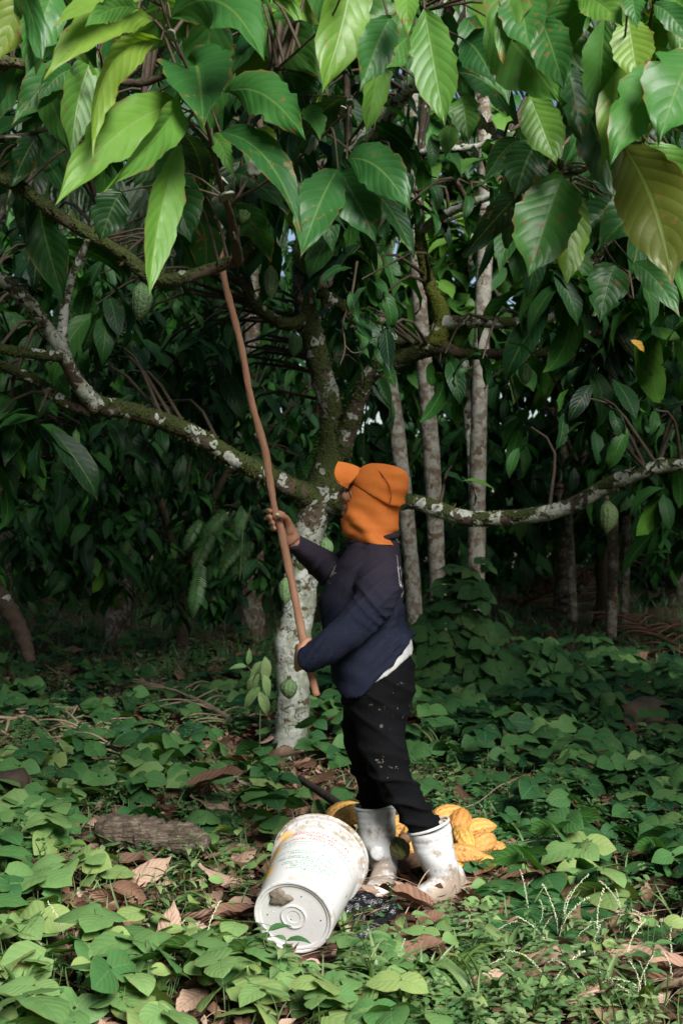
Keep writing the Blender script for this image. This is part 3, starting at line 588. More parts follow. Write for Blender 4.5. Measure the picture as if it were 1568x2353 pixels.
# ------------------------------------------------------------------ overhanging cacao branches close to the camera
def big_leaf(mb, base, tip, d0, d1, wpx, rnd, roll=0., fold=.22, sag=.12, wave=.10, side=0., seed=0, bite=None, curl=.0, nl=22, nw=10):
    """one big drooping cacao leaf from base to tip (points of the frame with their distances); roll turns its face away from the viewer"""
    rg = np.random.default_rng(seed); a = P(*base, d0); b = P(*tip, d1); Lc = np.linalg.norm(b-a); dm = (d0+d1)/2; W = wpx*dm/F
    dirv = nrm(b-a); view = nrm(-(a+b)/2+np.array([0, 0, CAMZ])); sd0 = nrm(np.cross(dirv, view)); nr0 = np.cross(sd0, dirv)
    up = np.array([0, 0, 1.]); t = np.linspace(0, 1, nl+1)**.95
    c = a+(b-a)*t[:, None]+(up*sag+sd0*side)*Lc*(4*t*(1-t))[:, None]
    tan = nrm(np.gradient(c, axis=0)); rl = math.radians(roll)+curl*t
    sd = nrm(np.cross(tan, view)); nn = nrm(np.cross(sd, tan))
    S = sd*np.cos(rl)[:, None]+nn*np.sin(rl)[:, None]; Nn = nn*np.cos(rl)[:, None]-sd*np.sin(rl)[:, None]
    if Nn[nl//2][2] < -.15 and abs(roll) < 1: pass
    s = np.linspace(-1, 1, nw+1); hw = np.interp(t, *CACAO)*W*.5; ph = rg.uniform(0, 6, 5)
    nib = 1+.09*np.sin(t*37+ph[3])*np.sin(t*13+ph[4])-(.28*np.exp(-((t-.35-.09*ph[0])/.03)**2) if ph[1] > 3.6 else 0)
    SS, TT = np.meshgrid(s, t); H = hw[:, None]*np.where(np.abs(SS) > .8, nib[:, None], 1)
    if bite is not None:
        bt, bs, br = bite; cut = np.exp(-((TT-bt)/br)**2)*(np.sign(SS) == bs)*np.abs(SS)**2; H = H*(1-.55*cut)
    z = fold*np.abs(SS)*H+1.35*wave*np.abs(SS)**1.6*W*.5*(np.sin(TT*15+ph[0]+SS)*.6+np.sin(TT*8+ph[1]-2*SS)*.7)+W*.007*np.sin(np.pi*9.5*TT-np.pi*2.2*np.abs(SS)**1.25)*(1-np.abs(SS)**3)
    V = c[:, None]+S[:, None]*(SS*H)[..., None]+Nn[:, None]*z[..., None]
    Q = grid_faces(nl+1, nw+1)
    mb.add(V.reshape(-1, 3), Q, None, np.stack([SS*.5+.5, TT], -1).reshape(-1, 2), rnd, 0.)
    return a
def front_tree(label, trunk_rows, limb_rows, leaves, extra, seed):
    root = empty('cacao_tree', (trunk_rows[0][0], trunk_rows[0][1], 0)); tag(root, label, 'tree'); inv = (-trunk_rows[0][0], -trunk_rows[0][1], 0)
    mb = MB(); tube(mb, trunk_rows, n=50, seg=16, bump=.08, a=.7, b=.4, seed=seed); mb.build('trunk', M['bark'], root).location = inv
    L = [spline(trunk_rows, 20)[:, :3]]
    for k, (rows, mat, li, mo) in enumerate(limb_rows):
        mb = MB(); q = pxtube(mb, [(a, b, d, w*.72) for a, b, d, w in rows], n=80, seg=14, bump=.15, a=li, b=mo, seed=seed+k); ob_ = mb.build('branch', M[mat], root); ob_.location = inv; growth(ob_, q, mo if mat == 'bark' else .1, li*.8, seed+k); L.append(spline(q, 60)[:, :3])
    LP = np.vstack(L); fm = MB(); tw = MB()
    for k, lf in enumerate(leaves):
        kw = lf[7] if len(lf) > 7 else {}
        a = big_leaf(fm, lf[0], lf[1], lf[2], lf[3], lf[4], lf[5], roll=lf[6], seed=seed*100+k, **kw)
        dd = np.linalg.norm(LP-a, axis=1); i = int(np.argmin(dd)); b = LP[i]
        if dd[i] < .9: tube(tw, [[*b, .004], [*((a+b)/2+np.array([0, 0, .03])), .003], [*a, .0026]], n=6, seg=6, cap=False)
    rg = np.random.default_rng(seed)
    for (n, x0, x1, y0, y1, d0, d1, r0) in extra:
        for _ in range(n):
            px, py, d = rg.uniform(x0, x1), rg.uniform(y0, y1), rg.uniform(d0, d1); ln = rg.uniform(.26, .42)*F/d; az = rg.uniform(-1.1, 1.1)+(math.pi if rg.random() < .12 else 0)
            tipp = (px+ln*math.sin(az)*.7, py+ln*math.cos(az)*rg.uniform(.6, 1)); dz = rg.uniform(-.22, .22)
            a = big_leaf(fm, (px, py), tipp, d, d+dz, ln*rg.uniform(.28, .36), float(np.clip(rg.normal(r0, .13), 0, 1)), roll=rg.uniform(-60, 60), sag=rg.uniform(.03, .18), fold=rg.uniform(.1, .45), side=rg.uniform(-.08, .08), wave=rg.uniform(.10, .24), seed=int(rg.integers(1e6)), curl=rg.uniform(-.6, .6), nl=14, nw=6)
            dd = np.linalg.norm(LP-a, axis=1); i = int(np.argmin(dd)); b = LP[i]
            if dd[i] < 1.2: tube(tw, [[*b, .005], [*((a+b)/2+np.array([0, 0, .03])), .004], [*a, .0026]], n=6, seg=5, cap=False)
    cs = np.stack([rg.uniform(-.9, 1.5, 85)*-np.sign(trunk_rows[0][0])*1.0+trunk_rows[0][0]*.45, rg.uniform(2.6 if trunk_rows[0][0] > 0 else 3.9, 6.2, 85), rg.uniform(3.15, 4.9, 85)], 1)[::2]; cs = open_to_sun(cs)  # unseen upper crown, added above the frame to hold the sun off the background
    leaf_clusters(fm, cs, 7, .36, np.full(len(cs), .4), T_FAR, rng=rg); nearest_twigs(tw, cs, LP, rng=rg, n=4, seg=4)
    sg = np.sign(trunk_rows[0][0])             # unseen crown side, added outside the frame to cut skylight from the flanks
    cs = np.stack([sg*rg.uniform(2.3, 4.8, 150), rg.uniform(3.2, 9.0, 150), rg.uniform(.7, 5.2, 150)], 1); cs = open_to_sun(cs); leaf_clusters(fm, cs, 7, .38, np.full(len(cs), .35), T_FAR, rng=rg); nearest_twigs(tw, cs[::3], LP, rng=rg, n=4, seg=4)
    if trunk_rows[0][0] < 0:
        for a in ((326, 646, 4.25, 90, 52, 0, (0, .08)), (556, 470, 4.3, 44, 46, 1)): o = hang_pod(root, *a); o.location = Vector(o.location)+Vector(inv)
    if trunk_rows[0][0] > 0:
        cs = np.stack([rg.uniform(.8, 2.0, 34), rg.uniform(1.4, 2.3, 34), rg.uniform(3.3, 3.95, 34)], 1); cs = open_to_sun(cs); leaf_clusters(fm, cs, 7, .36, np.full(len(cs), .4), T_FAR, rng=rg); nearest_twigs(tw, cs, LP, rng=rg, n=4, seg=4)  # unseen leaf clusters added overhead to shade the upper right leaves
    fm.build('foliage', M['leaf_front'], root).location = inv; tw.build('twigs', M['twig'], root).location = inv
    return root
D = dict
left_leaves = [
    # base, tip, depth base/tip, width px, tone, roll
    ((392, 40), (608, 142), 3.35, 3.1, 140, .50, 8, D(sag=.16, fold=-.10, wave=.13, side=-.06, bite=(.8, 1, .1))),
    ((352, 46), (101, 182), 3.4, 3.15, 92, .84, -22, D(sag=.14, fold=.15)),
    ((370, 92), (212, 360), 3.4, 3.2, 88, .86, 30, D(sag=.10, fold=.5, side=.12, wave=.14, curl=.4)),
    ((335, -2), (122, 66), 3.35, 3.1, 56, .82, -35, D(sag=.10)),
    ((318, 20), (196, 62), 3.2, 3.0, 60, .62, 10, D(sag=.08, fold=.1)),
    ((128, -30), (60, 174), 3.3, 3.2, 98, .52, 5, D(sag=.05, fold=.2, wave=.14, bite=(.75, -1, .08))),
    ((75, -70), (-8, 145), 3.25, 3.25, 104, .92, -8, D(sag=.04, fold=.15)),
    ((418, 238), (126, 474), 3.5, 3.2, 118, .76, -12, D(sag=.10, fold=.25, wave=.12)),
    ((412, 232), (238, 440), 3.45, 3.1, 86, .68, 36, D(sag=.13, fold=.5, wave=.15, side=-.1)),
    ((448, 150), (468, 292), 3.6, 3.25, 168, .36, 0, D(sag=.10, fold=.45, wave=.05)),
    ((520, 212), (702, 322), 3.5, 3.3, 108, .46, 8, D(sag=.15, fold=-.1, wave=.12)),
    ((506, 304), (692, 536), 3.5, 3.3, 84, .28, 30, D(sag=.10, fold=.4, side=-.05)),
    ((418, 330), (342, 690), 3.5, 3.3, 84, .72, 24, D(sag=.02, fold=.5, wave=.08, side=.03)),
    ((402, 300), (306, 432), 3.7, 3.6, 94, .50, 0, D(sag=.06)),
    ((222, 112), (166, 368), 3.7, 3.6, 86, .66, 18, D(sag=.02, fold=.25, side=.05)),
    ((172, 160), (88, 232), 3.8, 3.7, 58, .40, 0, D()),
    ((776, 388), (690, 592), 3.6, 3.4, 106, .34, -6, D(sag=.06, wave=.13)),
    ((796, 366), (944, 486), 3.5, 3.4, 104, .34, 6, D(sag=.18, fold=-.06, wave=.10)),
    ((776, 394), (866, 562), 3.6, 3.5, 104, .30, 4, D(sag=.06, wave=.13)),
    ((860, 440), (952, 590), 3.7, 3.6, 60, .12, 40, D(sag=.08)),
    ((640, 130), (540, 228), 3.9, 3.9, 120, .72, 20, D(sag=.05)),
    ((486, 310), (536, 410), 3.7, 3.6, 42, .62, 0, D()),
    ((372, 400), (440, 560), 3.9, 3.9, 120, .22, 0, D()),
    ((280, 440), (230, 560), 3.9, 3.9, 90, .16, 0, D()),
    ((700, 250), (736, 322), 3.7, 3.6, 60, .52, 30, D()),
    ((585, 300), (625, 360), 4.0, 4.0, 60, .88, 10, D()),
    ((660, 165), (735, 215), 4.0, 4.0, 62, .30, 0, D(wave=.15)),
]
front_tree('overhanging cacao tree whose big sunlit leaves fill the upper left', [[-2.5, 4.4, -.1, .12], [-2.4, 4.35, .8, .10], [-2.2, 4.3, 1.6, .09], [-1.85, 4.3, 2.3, .08], [-1.5, 4.35, 2.75, .06]],
    [([(-560, 60, 4.3, 60), (-250, 230, 4.3, 50), (-40, 380, 4.3, 44), (60, 440, 4.25, 40), (150, 505, 4.25, 42), (230, 550, 4.25, 40), (300, 598, 4.25, 44), (350, 640, 4.25, 46), (420, 638, 4.25, 40), (500, 612, 4.25, 40), (545, 596, 4.25, 34)], 'bark', .22, .75),
     ([(548, 600, 4.25, 36), (530, 500, 4.0, 26), (500, 400, 3.75, 18), (484, 320, 3.65, 15), (462, 250, 3.55, 13), (428, 150, 3.45, 11), (392, 70, 3.4, 10), (350, -60, 3.3, 8)], 'twig', .3, .3),
     ([(-420, 20, 3.9, 46), (-120, 110, 3.9, 40), (40, 145, 3.9, 34), (180, 165, 3.9, 30), (320, 190, 3.9, 26), (430, 150, 3.8, 16)], 'bark', .25, .6),
     ([(-300, 330, 4.2, 16), (-60, 320, 4.2, 14), (100, 300, 4.2, 11), (200, 250, 4.2, 8)], 'twig', .3, .3), ([(60, 420, 4.2, 12), (140, 350, 4.2, 10), (230, 300, 4.2, 7), (330, 230, 4.1, 5)], 'twig', .3, .3),
     ([(545, 560, 4.1, 12), (535, 470, 4.0, 10), (600, 425, 3.9, 9), (690, 360, 3.75, 8), (790, 260, 3.6, 7), (830, 190, 3.5, 5)], 'twig', .5, .3),
     ([(590, 420, 3.9, 9), (570, 290, 3.85, 9), (620, 180, 3.75, 9), (690, 110, 3.6, 8), (760, 40, 3.5, 7), (800, -60, 3.4, 6)], 'twig', .4, .3)],
    left_leaves, [(20, 230, 800, -150, 30, 3.4, 4.0, .58), (10, -60, 330, -130, 30, 3.3, 4.0, .6), (14, 420, 800, 20, 300, 3.9, 4.6, .25), (6, 20, 200, 40, 200, 3.8, 4.4, .35), (8, 300, 560, 330, 520, 4.2, 4.8, .16), (6, -80, 140, 300, 470, 4.2, 4.6, .2)], 3)
right_leaves = [
    ((896, 40), (828, 210), 3.4, 3.3, 92, .40, 8, D(sag=.06, fold=.3, wave=.12)),
    ((884, 85), (838, 320), 3.8, 3.8, 72, .70, 35, D(sag=.03)),
    ((952, 76), (872, 168), 3.6, 3.5, 82, .60, 0, D(sag=.08, fold=-.1)),
    ((974, 20), (1022, 294), 3.4, 3.3, 108, .66, -4, D(sag=.02, wave=.06)),
    ((960, 90), (970, 236), 3.5, 3.4, 44, .32, 40, D()),
    ((1186, -30), (1216, 122), 3.3, 3.2, 110, .46, 4, D(sag=.04)),
    ((1240, 40), (1296, 212), 3.4, 3.3, 98, .44, -10, D(sag=.06, fold=.2)),
    ((1325, -10), (1430, 62), 3.2, 3.1, 82, .72, 12, D(sag=.10)),
    ((1442, 40), (1465, 190), 3.3, 3.25, 98, .84, 0, D(sag=.02, wave=.06)),
    ((1388, 40), (1372, 282), 3.4, 3.4, 88, .60, -30, D(sag=.02, fold=.35)),
    ((1536, 170), (1402, 378), 3.3, 3.1, 122, .58, 8, D(sag=.12, fold=-.08, wave=.13)),
    ((1600, 120), (1514, 328), 3.2, 3.05, 170, .56, 6, D(sag=.10, fold=-.05, wave=.13)),
    ((1428, 330), (1542, 655), 3.4, 3.35, 168, .99, -5, D(sag=.04, fold=.12, side=-.05)),
    ((1292, 400), (1214, 640), 3.6, 3.5, 150, .56, -10, D(sag=.03, wave=.12)),
    ((1310, 420), (1300, 660), 3.7, 3.65, 96, .80, 25, D(sag=.02)),
    ((1120, 40), (1288, 240), 3.5, 3.4, 170, .62, -6, D(sag=.05, fold=.1)),
    ((1216, 220), (1278, 380), 3.55, 3.5, 96, .72, 6, D(sag=.02)),
    ((1064, 90), (1136, 198), 3.7, 3.6, 92, .30, 0, D()),
    ((1058, 220), (1076, 332), 3.7, 3.65, 72, .66, 0, D()),
    ((1036, 290), (1022, 364), 3.8, 3.75, 44, .66, 0, D()),
    ((1445, -20), (1462, 68), 3.1, 3.05, 54, .50, 0, D()),
    ((1500, 10), (1590, 110), 3.3, 3.25, 60, .40, 20, D()),
    ((1412, 606), (1376, 742), 4.6, 4.55, 96, .36, 4, D(wave=.12)),
    ((1452, 604), (1562, 732), 4.6, 4.5, 66, .40, 20, D(wave=.10)),
    ((1340, 250), (1420, 470), 3.6, 3.6, 110, .10, 0, D()),
    ((1230, 330), (1180, 460), 3.8, 3.8, 110, .12, 20, D()),
    ((1490, 330), (1568, 520), 3.6, 3.6, 110, .70, 10, D()),
    ((1300, 150), (1335, 330), 3.55, 3.5, 90, .34, 25, D(wave=.16)),
    ((1190, 320), (1110, 420), 3.9, 3.9, 60, .30, 20, D()),
    ((930, -40), (936, 85), 3.3, 3.2, 60, .74, 0, D()),
]
front_tree('overhanging cacao tree with drooping dark olive leaves at upper right', [[2.3, 4.2, -.1, .12], [2.25, 4.2, .9, .10], [2.15, 4.15, 1.7, .09], [1.9, 4.1, 2.4, .08], [1.5, 4.0, 2.75, .06]],
    [([(2000, 40, 4.0, 60), (1760, -40, 3.9, 50), (1560, -20, 3.8, 42), (1400, 20, 3.8, 36), (1260, 60, 3.8, 32), (1180, 40, 3.8, 28), (1090, -40, 3.8, 20), (980, -60, 3.6, 14)], 'bark', .3, .5),
     ([(1060, -60, 3.9, 10), (1078, 150, 3.95, 13), (1090, 230, 4.0, 16), (1112, 284, 4.0, 18), (1160, 330, 4.0, 19), (1210, 386, 4.0, 18), (1248, 420, 4.0, 17)], 'bark', .55, .3),
     ([(1700, 200, 3.9, 40), (1560, 240, 3.8, 30), (1440, 320, 3.7, 24), (1340, 390, 3.7, 16), (1290, 400, 3.7, 10)], 'bark', .3, .5),
     ([(1000, -60, 3.6, 9), (960, 60, 3.6, 8), (905, 140, 3.8, 9), (860, 240, 3.95, 11), (800, 330, 4.1, 12)], 'twig', .4, .3)],
    right_leaves, [(26, 800, 1560, -150, 30, 3.2, 3.9, .56), (11, 1180, 1560, 60, 400, 3.9, 4.6, .20), (8, 880, 1080, -80, 60, 3.7, 4.3, .5), (8, 1180, 1560, -60, 160, 3.3, 3.8, .62), (10, 1160, 1440, 280, 480, 3.9, 4.4, .14), (8, 1500, 1650, 200, 520, 3.6, 4.4, .4)], 4)
# ------------------------------------------------------------------ the harvester
PD = 5.12
def loft(mb, secs, n=40, seg=32, pw=2.0):
    """closed shell through sections (cx,cy,cz, ux,uy,uz, vx,vy,vz): centre and the two half-axes"""
    s = spline(secs, n); th = np.linspace(0, 2*np.pi, seg, endpoint=False)
    ct, st = np.cos(th), np.sin(th); e = 2.0/pw; ct = np.sign(ct)*np.abs(ct)**e; st = np.sign(st)*np.abs(st)**e
    V = s[:, None, 0:3]+ct[None, :, None]*s[:, None, 3:6]+st[None, :, None]*s[:, None, 6:9]
    V = V.reshape(-1, 3); k = len(V); V = np.vstack([V, s[0, :3], s[-1, :3]]); Q = grid_faces(n, seg, True); T = []
    for j in range(seg): T += [(k, (j+1) % seg, j), (k+1, (n-1)*seg+j, (n-1)*seg+(j+1) % seg)]
    mb.add(V, Q, T)
def hsec(py, xf, xb, hd, y=PD, d=PD):
    a, b = P(xf, py, d), P(xb, py, d); c = (a+b)/2; return [c[0], y, c[2], (b[0]-a[0])/2, 0, 0, 0, hd, 0]
def remesh(mb, vox, smooth=6, name='tmp', subvox=None):
    me = mb.mesh(name, None); bm = bmesh.new(); bm.from_mesh(me); bmesh.ops.recalc_face_normals(bm, faces=bm.faces); bm.to_mesh(me); bm.free()
    o = bpy.data.objects.new(name, me); COL.objects.link(o)
    m = o.modifiers.new('r', 'REMESH'); m.mode = 'VOXEL'; m.voxel_size = vox; m.use_smooth_shade = True
    if smooth: m2 = o.modifiers.new('s', 'SMOOTH'); m2.factor = .5; m2.iterations = smooth
    dg = bpy.context.evaluated_depsgraph_get(); dg.update(); e = o.evaluated_get(dg); r = bpy.data.meshes.new_from_object(e)
    bpy.data.objects.remove(o); bpy.data.meshes.remove(me)
    return r
def displace(me, fn):
    n = len(me.vertices); V = np.empty(n*3, np.float32); me.vertices.foreach_get('co', V); V = V.reshape(-1, 3).astype(float)
    N_ = np.empty(n*3, np.float32); me.vertices.foreach_get('normal', N_); N_ = N_.reshape(-1, 3).astype(float)
    V2 = fn(V, N_); me.vertices.foreach_set('co', V2.astype(np.float32).ravel()); me.update()
def shade(me): me.polygons.foreach_set('use_smooth', np.ones(len(me.polygons), bool)); me.update()
def pxz(V): return 784+V[:, 0]*F/V[:, 1].clip(.1), 1176-(V[:, 2]-CAMZ)*F/V[:, 1].clip(.1)

def mat_cloth(name, c0, c1, grad=None, stain=None, stainamt=0., fine=900., rough=.85, weave=.35, fold=.35, spec=.08):
    N = NT(name); ob = N.pos()
    c = N.mix(N.step(N.noise(ob, 4.5, 4, .6), .35, .65), c0, c1)
    if grad:
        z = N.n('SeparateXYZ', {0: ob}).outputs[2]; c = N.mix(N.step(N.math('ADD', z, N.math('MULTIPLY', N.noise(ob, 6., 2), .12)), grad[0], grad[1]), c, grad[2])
    n2 = N.noise(ob, 160., 2); c = N.mix(N.step(n2, .35, .7, 0, weave), c, N.mix(1.0, c, (1.5, 1.5, 1.5), 'MULTIPLY'))
    if stain:
        sm = N.math('MULTIPLY', N.step(N.noise(ob, 34., 4, .65), .64, .70), N.step(N.noise(ob, 5., 2), .42, .6)); c = N.mix(N.math('MULTIPLY', sm, stainamt), c, stain)
    h = N.math('ADD', N.math('MULTIPLY', N.noise(ob, 22., 4, .6, .8), 1.0), N.math('MULTIPLY', N.noise(ob, fine, 1), .12))
    return N.done(N.bsdf(c, rough, spec, N.bump(h, fold, .012)))
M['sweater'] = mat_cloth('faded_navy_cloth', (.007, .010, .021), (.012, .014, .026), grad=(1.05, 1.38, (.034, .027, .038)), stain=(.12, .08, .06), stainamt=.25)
M['trousers'] = mat_cloth('black_cloth', (.0022, .0024, .003), (.0035, .0037, .0044), stain=(.30, .25, .20), stainamt=.45)
M['orange'] = mat_cloth('orange_cap_cloth', (.62, .168, .034), (.70, .21, .05), stain=(.25, .10, .03), stainamt=.3, weave=.08, fold=.15)
M['shirt'] = mat_cloth('white_shirt_cloth', (.33, .34, .335), (.42, .42, .41), stain=(.25, .22, .18), stainamt=.4)
M['print'] = mat_cloth('worn_white_print', (.42, .43, .40), (.55, .55, .52))
def mat_skin():
    N = NT('skin'); ob = N.pos(); c = N.mix(N.noise(ob, 30., 3), (.26, .125, .072), (.40, .205, .125))
    return N.done(N.bsdf(c, .55, .4, N.bump(N.noise(ob, 160., 3), .3, .003), **{'Subsurface Weight': .12, 'Subsurface Radius': (.012, .005, .003)}))
M['skin'] = mat_skin()
def mat_boot():
    N = NT('white_rubber'); ob = N.pos(); z = N.n('SeparateXYZ', {0: ob}).outputs[2]
    c = N.mix(N.noise(ob, 9., 4), (.43, .44, .45), (.52, .52, .515))
    sc1 = N.step(N.noise(ob, 55., 4, .7), .58, .68, 0, .5); c = N.mix(sc1, c, (.30, .27, .23))
    low = N.step(z, .20, .02, 0, .20); m = N.step(N.math('ADD', N.noise(ob, 8., 6, .7), low), .56, .68, 0, .85)
    c = N.mix(m, c, N.mix(N.noise(ob, 40., 3), (.13, .085, .05), (.30, .22, .15)))
    at = N.attr('rnd'); c = N.mix(at, c, (.16, .10, .06))
    return N.done(N.bsdf(c, .42, .45, N.bump(N.math('ADD', N.noise(ob, 14., 3), N.math('MULTIPLY', N.noise(ob, 120., 3), .25)), .3, .008)))
M['boot'] = mat_boot()
M['hair'] = mat_twig('black_hair', (.004, .003, .003), (.015, .011, .008), 120.)
M['nail'] = mat_twig('pale_green_nail', (.35, .42, .25), (.45, .5, .32))
M['eye'] = mat_twig('eye_white', (.5, .48, .44), (.6, .58, .54))

person = empty('person', (float(P(870, 0, PD)[0]), PD, 0)); pin = (-person.location[0], -PD, 0)
tag(person, 'harvester in orange neck-flap cap, navy sweater and white boots, looking up along a pole', 'person')
def pchild(me, name, mat, parent=person):
    me.materials.clear(); me.materials.append(M[mat]); shade(me); o = bpy.data.objects.new(name, me); COL.objects.link(o); o.parent = parent
    if parent is person: o.location = pin
    return o
def wr(V, N_, amp, f=1.0):
    """cloth creases: bands of folds that wander"""
    x, y, z = V[:, 0]*f, V[:, 1]*f, V[:, 2]*f
    w = np.sin(95*z+22*x*np.cos(3*z)+9*np.sin(9*x+5*y)+6*np.sin(7*z+3*y)); w2 = np.sin(48*z-40*x+10*np.sin(12*y+6*z)); w3 = np.sin(30*x+26*y+34*z+4*np.sin(15*z))
    return amp*(np.sign(w)*np.abs(w)**1.0*.5+w2*.4+w3*.4)
NEAR = [(862, 1284, 5.04, .082), (868, 1335, 4.96, .082), (860, 1382, 4.91, .077), (820, 1430, 4.88, .069), (772, 1472, 4.87, .060), (724, 1506, 4.89, .051), (700, 1517, 4.91, .047)]
FARA = [(815, 1296, 5.30, .078), (772, 1316, 5.27, .066), (732, 1291, 5.20, .054), (702, 1266, 5.13, .043), (682, 1250, 5.09, .034), (674, 1243, 5.07, .031)]
def arm(rows, k=1.0, cut=None):
    return [[*P(a, b, d), r*k] for a, b, d, r in rows[:cut]]
TORSO = [(1238, 812, 905, 0.075), (1252, 802, 914, 0.125), (1272, 788, 918, 0.1662), (1300, 770, 921, 0.1872), (1335, 751, 924, 0.1786), (1368, 737, 926, 0.1729), (1400, 735, 928, 0.1653), (1430, 738, 929, 0.1615), (1465, 744, 932, 0.1672), (1500, 750, 939, 0.1862), (1540, 758, 947, 0.1938), (1600, 768, 951, 0.1957)]
# sweater: torso and both sleeves grown into one surface
HEM = ([740, 770, 790, 827, 864, 902, 934, 965], [1566, 1574, 1594, 1588, 1549, 1503, 1467, 1450])
HEM2 = ([740, 827, 886, 945, 980], [1560, 1572, 1540, 1496, 1476])
def hemmed(hem, k=1.0, z1=1430):
    mb = MB(); loft(mb, [hsec(a, (b+c)/2-(c-b)/2*k, (b+c)/2+(c-b)/2*k, h*k) for a, b, c, h in TORSO], n=60, seg=44, pw=2.25)
    V = mb.V[0]; px, py = pxz(np.c_[V[:, 0], np.full(len(V), PD), V[:, 2]])
    hz = np.interp(px, *hem); t = np.clip((py-z1)/(1600-z1), 0, 1); py2 = np.where(py > z1, z1+(hz-z1)*t, py); V[:, 2] = CAMZ-(py2-1176)*PD/F
    return mb
mb = hemmed(HEM, 1.015); tube(mb, arm(NEAR), n=40, seg=24); tube(mb, arm(FARA), n=40, seg=22)
me = remesh(mb, .0065, 5)
def fn(V, N_):
    px, py = pxz(V); low = np.exp(-((py-1500)/75.)**2)*np.clip((px-800)/120, 0, 1); el = np.exp(-((px-850)/40.)**2-((py-1400)/45.)**2)*(V[:, 1] < 4.95); cuff = np.exp(-((px-735)/38.)**2-((py-1500)/40.)**2)
    bk = np.exp(-((py-1430)/60.)**2)*np.clip((px-860)/60, 0, 1)
    x, z = V[:, 0], V[:, 2]
    rid = lambda s: 1.6*(1-np.abs(np.sin(s*.5)))**2.2-.45
    y = V[:, 1]; mod = .6+.5*np.sin(17*x+11*z+13*y)
    diag = mod*(rid(190*(z-.75*x)+4*np.sin(9*z+6*x+5*y))*.0085*low+rid(205*(z+.25*x)+4*np.sin(14*x+9*y))*.0085*bk+rid(160*(x*.8+z)+3*np.sin(20*z))*.008*el+rid(260*(x*.9-z*.5)+2*np.sin(30*z))*.0055*cuff)+rid(70*(z-1.1*x)+3*np.sin(8*z+7*y))*.0035*np.clip((1440-py)/60, 0, 1)*np.clip((py-1270)/40, 0, 1)
    return V+N_*(wr(V, N_, .0026)+diag*1.35)[:, None]
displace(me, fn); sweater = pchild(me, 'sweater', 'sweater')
# ribbed collar
mb = MB(); th = np.linspace(0, 2*np.pi, 41); c = P(859, 1240, PD); tube(mb, [[c[0]+.084*math.cos(t)-.004, PD+.084*math.sin(t), c[2]+.004+.012*math.cos(t), .012] for t in th], n=80, seg=8); mb.build('collar', M['sweater'], person).location = pin
# undershirt peeping out below the sweater at the back
me = remesh(hemmed(HEM2, .975, 1420), .008, 4)
bm = bmesh.new(); bm.from_mesh(me); bmesh.ops.delete(bm, geom=[f for f in bm.faces if (lambda c: 1176-(c.z-CAMZ)*F/PD < np.interp(784+c.x*F/PD, *HEM)-14)(f.calc_center_median())], context='FACES'); bm.to_mesh(me); bm.free()
displace(me, lambda V, N_: V+N_*wr(V, N_, .002)[:, None]); pchild(me, 'undershirt', 'shirt')
# trousers
mb = MB()
loft(mb, [hsec(1490, 756, 938, .165), hsec(1520, 768, 948, .178), hsec(1545, 772, 953, .184), hsec(1580, 780, 953, .184), hsec(1612, 786, 947, .174), hsec(1640, 792, 940, .15)], n=24, seg=40, pw=2.2)
def leg(rows, y0): # rows px,py,half px, y
    out = []
    for px, py, hw, y in rows: c = P(px, py, PD); r = hw*PD/F; out.append([c[0], y, c[2], r])
    return out
NL = leg([(874, 1590, 64, 5.05), (870, 1625, 64, 5.04), (873, 1680, 57, 5.03), (882, 1720, 51, 5.02), (902, 1775, 43, 5.02), (932, 1825, 39, 5.03), (966, 1878, 37, 5.05), (986, 1915, 36, 5.07)], 0)
FL = leg([(852, 1590, 66, 5.20), (850, 1625, 64, 5.21), (846, 1680, 60, 5.22), (844, 1720, 55, 5.23), (850, 1775, 43, 5.24), (858, 1820, 39, 5.24), (864, 1868, 35, 5.24), (868, 1910, 33, 5.24)], 0)
tube(mb, NL, n=40, seg=26); tube(mb, FL, n=40, seg=26)
me = remesh(mb, .0065, 5)
def fn(V, N_):
    px, py = pxz(V); kn = np.exp(-((py-1790)/50.)**2); an = np.exp(-((py-1865)/40.)**2); x, z = V[:, 0], V[:, 2]
    rid = lambda s: 1.6*(1-np.abs(np.sin(s*.5)))**2.2-.45
    f = rid(85*(z+.45*x)+4*np.sin(13*x+7*z+6*V[:, 1]))*.0085*kn+rid(105*(z-.3*x)+4*np.sin(17*x+8*V[:, 1]))*.009*an+rid(45*(z+.9*x)+3*np.sin(8*z))*.004
    return V+N_*(f*1.3+wr(V, N_, .0015))[:, None]
displace(me, fn); pchild(me, 'trousers', 'trousers')
# boots
def boot(shaft, foot, name='boot', flare=1.0):
    """shaft rows (px,py,half,y); foot rows world (x,y,z,ux,uy,rz)"""
    mb = MB(); rows = leg(shaft, 0); s = spline(rows, 46); k = np.linspace(0, 1, 46)
    s[:, 3] *= 1+.05*(k < .10)+.03*((k > .14) & (k < .17))+.03*((k > .24) & (k < .26))
    tube(mb, s.tolist(), n=90, seg=36)
    loft(mb, foot, n=30, seg=28, pw=2.5)
    me = remesh(mb, .0055, 4)
    displace(me, lambda V, N_: V+N_*(wr(V, N_, .0016, .7)+.0025*np.sin(60*(V[:, 2]+.5*V[:, 0]))*np.exp(-((V[:, 2]-.16)/.07)**2))[:, None])
    return me
def footsec(h, t, k, w, zlo, zhi):
    """section k (0 heel..1 toe) of a foot running from h to t on the ground"""
    h = np.array(h); t = np.array(t); c = h+(t-h)*k; d = nrm(t-h); sd = np.array([-d[1], d[0]]); return [c[0], c[1], (zlo+zhi)/2, sd[0]*w, sd[1]*w, 0, 0, 0, (zhi-zlo)/2]
